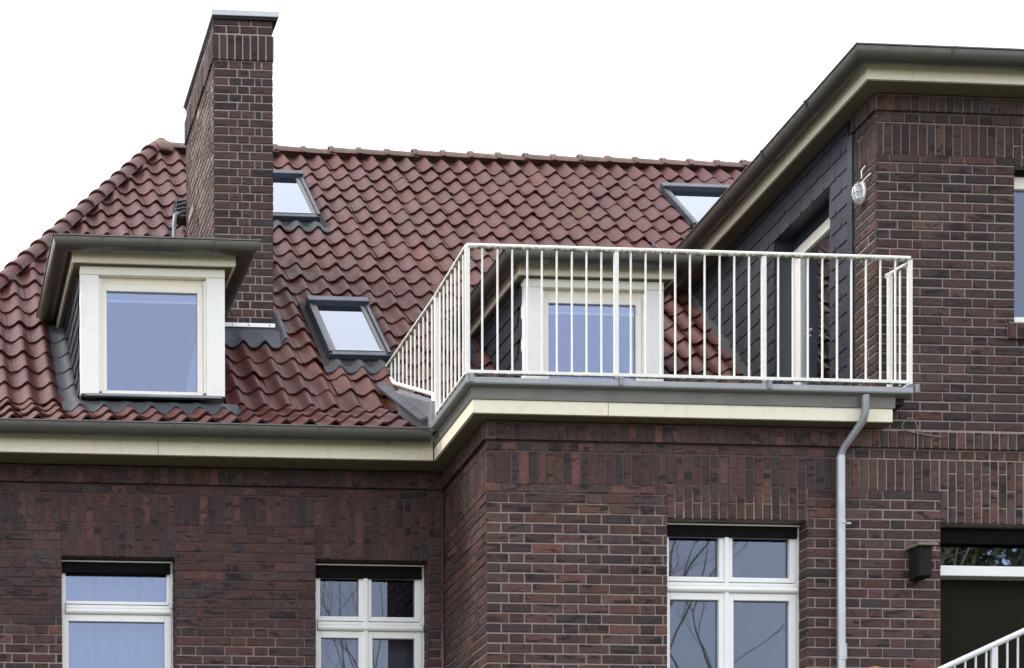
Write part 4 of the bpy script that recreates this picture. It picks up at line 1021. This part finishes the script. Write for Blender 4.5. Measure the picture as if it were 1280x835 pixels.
MB().box(sx1+.002, 6.4, SY-.02, -.02, sz1-1.03, sz1-.97).obj('landing', 'plank', st); MB().box(1.7, sx0-.002, -1.9, -.05, sz0-1.05, sz0-.97).obj('platform', 'plank', st)
for x, y, z in ((1.75, -1.85, sz0-1.051), (2.5, -1.85, sz0-1.051), (1.75, -.1, sz0-1.051), (2.5, -.1, sz0-1.051), (4.85, -.66, sz1-1.031), (6.3, -.66, sz1-1.031), (4.85, -.08, sz1-1.031), (6.3, -.08, sz1-1.031)):
    MB().box(x-.04, x+.04, y-.03, y+.03, GZ, z).obj('support', 'zinc', st)
PZ = sz0-.97
ch = thing('cane_chair', (2.93, -.42, PZ), 'orange brown cane chair with arched back, only its top showing by the stair', 'chair')
# chair stands on a small landing board of its own
chx, chy, top = 2.995, -.42, -1.878
cz = -3.05
MB().box(2.55, 3.55, -.68, -.10, cz-.04, cz).obj('half_landing', 'plank', st)
arch = [(chx+.22*math.cos(a), chy, top-.30+.285*math.sin(a)) for a in [math.pi*i/14 for i in range(15)]]
MB().tube([(chx+.22, chy, cz+.42)]+arch+[(chx-.22, chy, cz+.42)], .018, 10).obj('back_hoop', 'cane', ch)
for k in range(-3, 4): MB().tube([(chx+k*.055, chy, cz+.42), (chx+k*.055, chy, top-.30+.285*math.sqrt(max(0, 1-(k*.055/.22)**2)))], .008, 6).obj('back_cane', 'cane', ch)
MB().box(chx-.23, chx+.23, chy-.22, chy+.02, cz+.40, cz+.44).obj('seat', 'cane', ch, .01)
for a, b in ((-.2, -.2), (.2, -.2), (-.2, 0), (.2, 0)): MB().tube([(chx+a, chy+b, cz), (chx+a*.97, chy+b, cz+.40)], .017, 8).obj('leg', 'cane', ch)

# ------------------------------------------------------------------ garden trees behind the photographer (mirrored in the panes)
def tree(x, y, h, seed, label, leaf=0, lean=0.0, dens=9, size=(.03, .055), mat='leaf', spread=1.0):
    rnd = random.Random(seed); mb = MB(); tips = []
    def grow(p, d, L, r, lv):
        n = 4; pts = [p]
        for i in range(n):
            d = (d + Vector((rnd.gauss(0, .10), rnd.gauss(0, .10), rnd.gauss(.03, .06)))).normalized(); pts.append(pts[-1]+d*L/n)
        mb.tube(pts, r, 7 if lv < 2 else 5 if lv < 4 else 3, False, r*.62)
        if lv >= dens-1: tips.append((pts[-1], d)); return
        for k in range(2 if lv > 0 else 4):
            a = rnd.uniform(0, 2*math.pi); s = rnd.uniform(.35, .8)*spread
            e = Vector((math.cos(a), math.sin(a), rnd.uniform(-.1, .5)))
            grow(pts[-1 if k == 0 else rnd.randint(2, n)], (d + e*s).normalized(), L*rnd.uniform(.66, .86), r*rnd.uniform(.5, .66), lv+1)
    grow(Vector((x, y, GZ)), Vector((lean, 0, 1)), h*.30, h*.013, 0)
    t_ = thing('tree', (x, y, GZ), label, 'tree')
    tr_ = mb.obj('trunk', 'bark', t_)
    if leaf:
        lm = MB()
        for p, d in tips:
            for q in range(leaf):
                c = p + Vector((rnd.gauss(0, .35), rnd.gauss(0, .35), rnd.gauss(-.1, .35))); a = Vector((rnd.gauss(0, 1), rnd.gauss(0, 1), rnd.gauss(0, 1))).normalized()
                b = a.cross(Vector((rnd.gauss(0, 1), rnd.gauss(0, 1), 1))).normalized(); s = rnd.uniform(*size)
                lm.add([c-a*s*1.8, c+b*s*.6, c+a*s*1.8, c-b*s*.6], [(0, 1, 2, 3)])
        lo_ = lm.obj('crown', mat, t_)
    return t_
tree(10.9, -17.8, 15.0, 3, 'bare spreading garden tree mirrored in the four light bay window', dens=10)
tree(10.4, -26.0, 18.0, 11, 'tall bare garden tree mirrored in the curtained house window')
tree(24.6, -22.5, 16.0, 5, 'dense yellow green leafy garden tree mirrored in the doorway fanlight', 34, dens=8, size=(.07, .12), spread=.55)
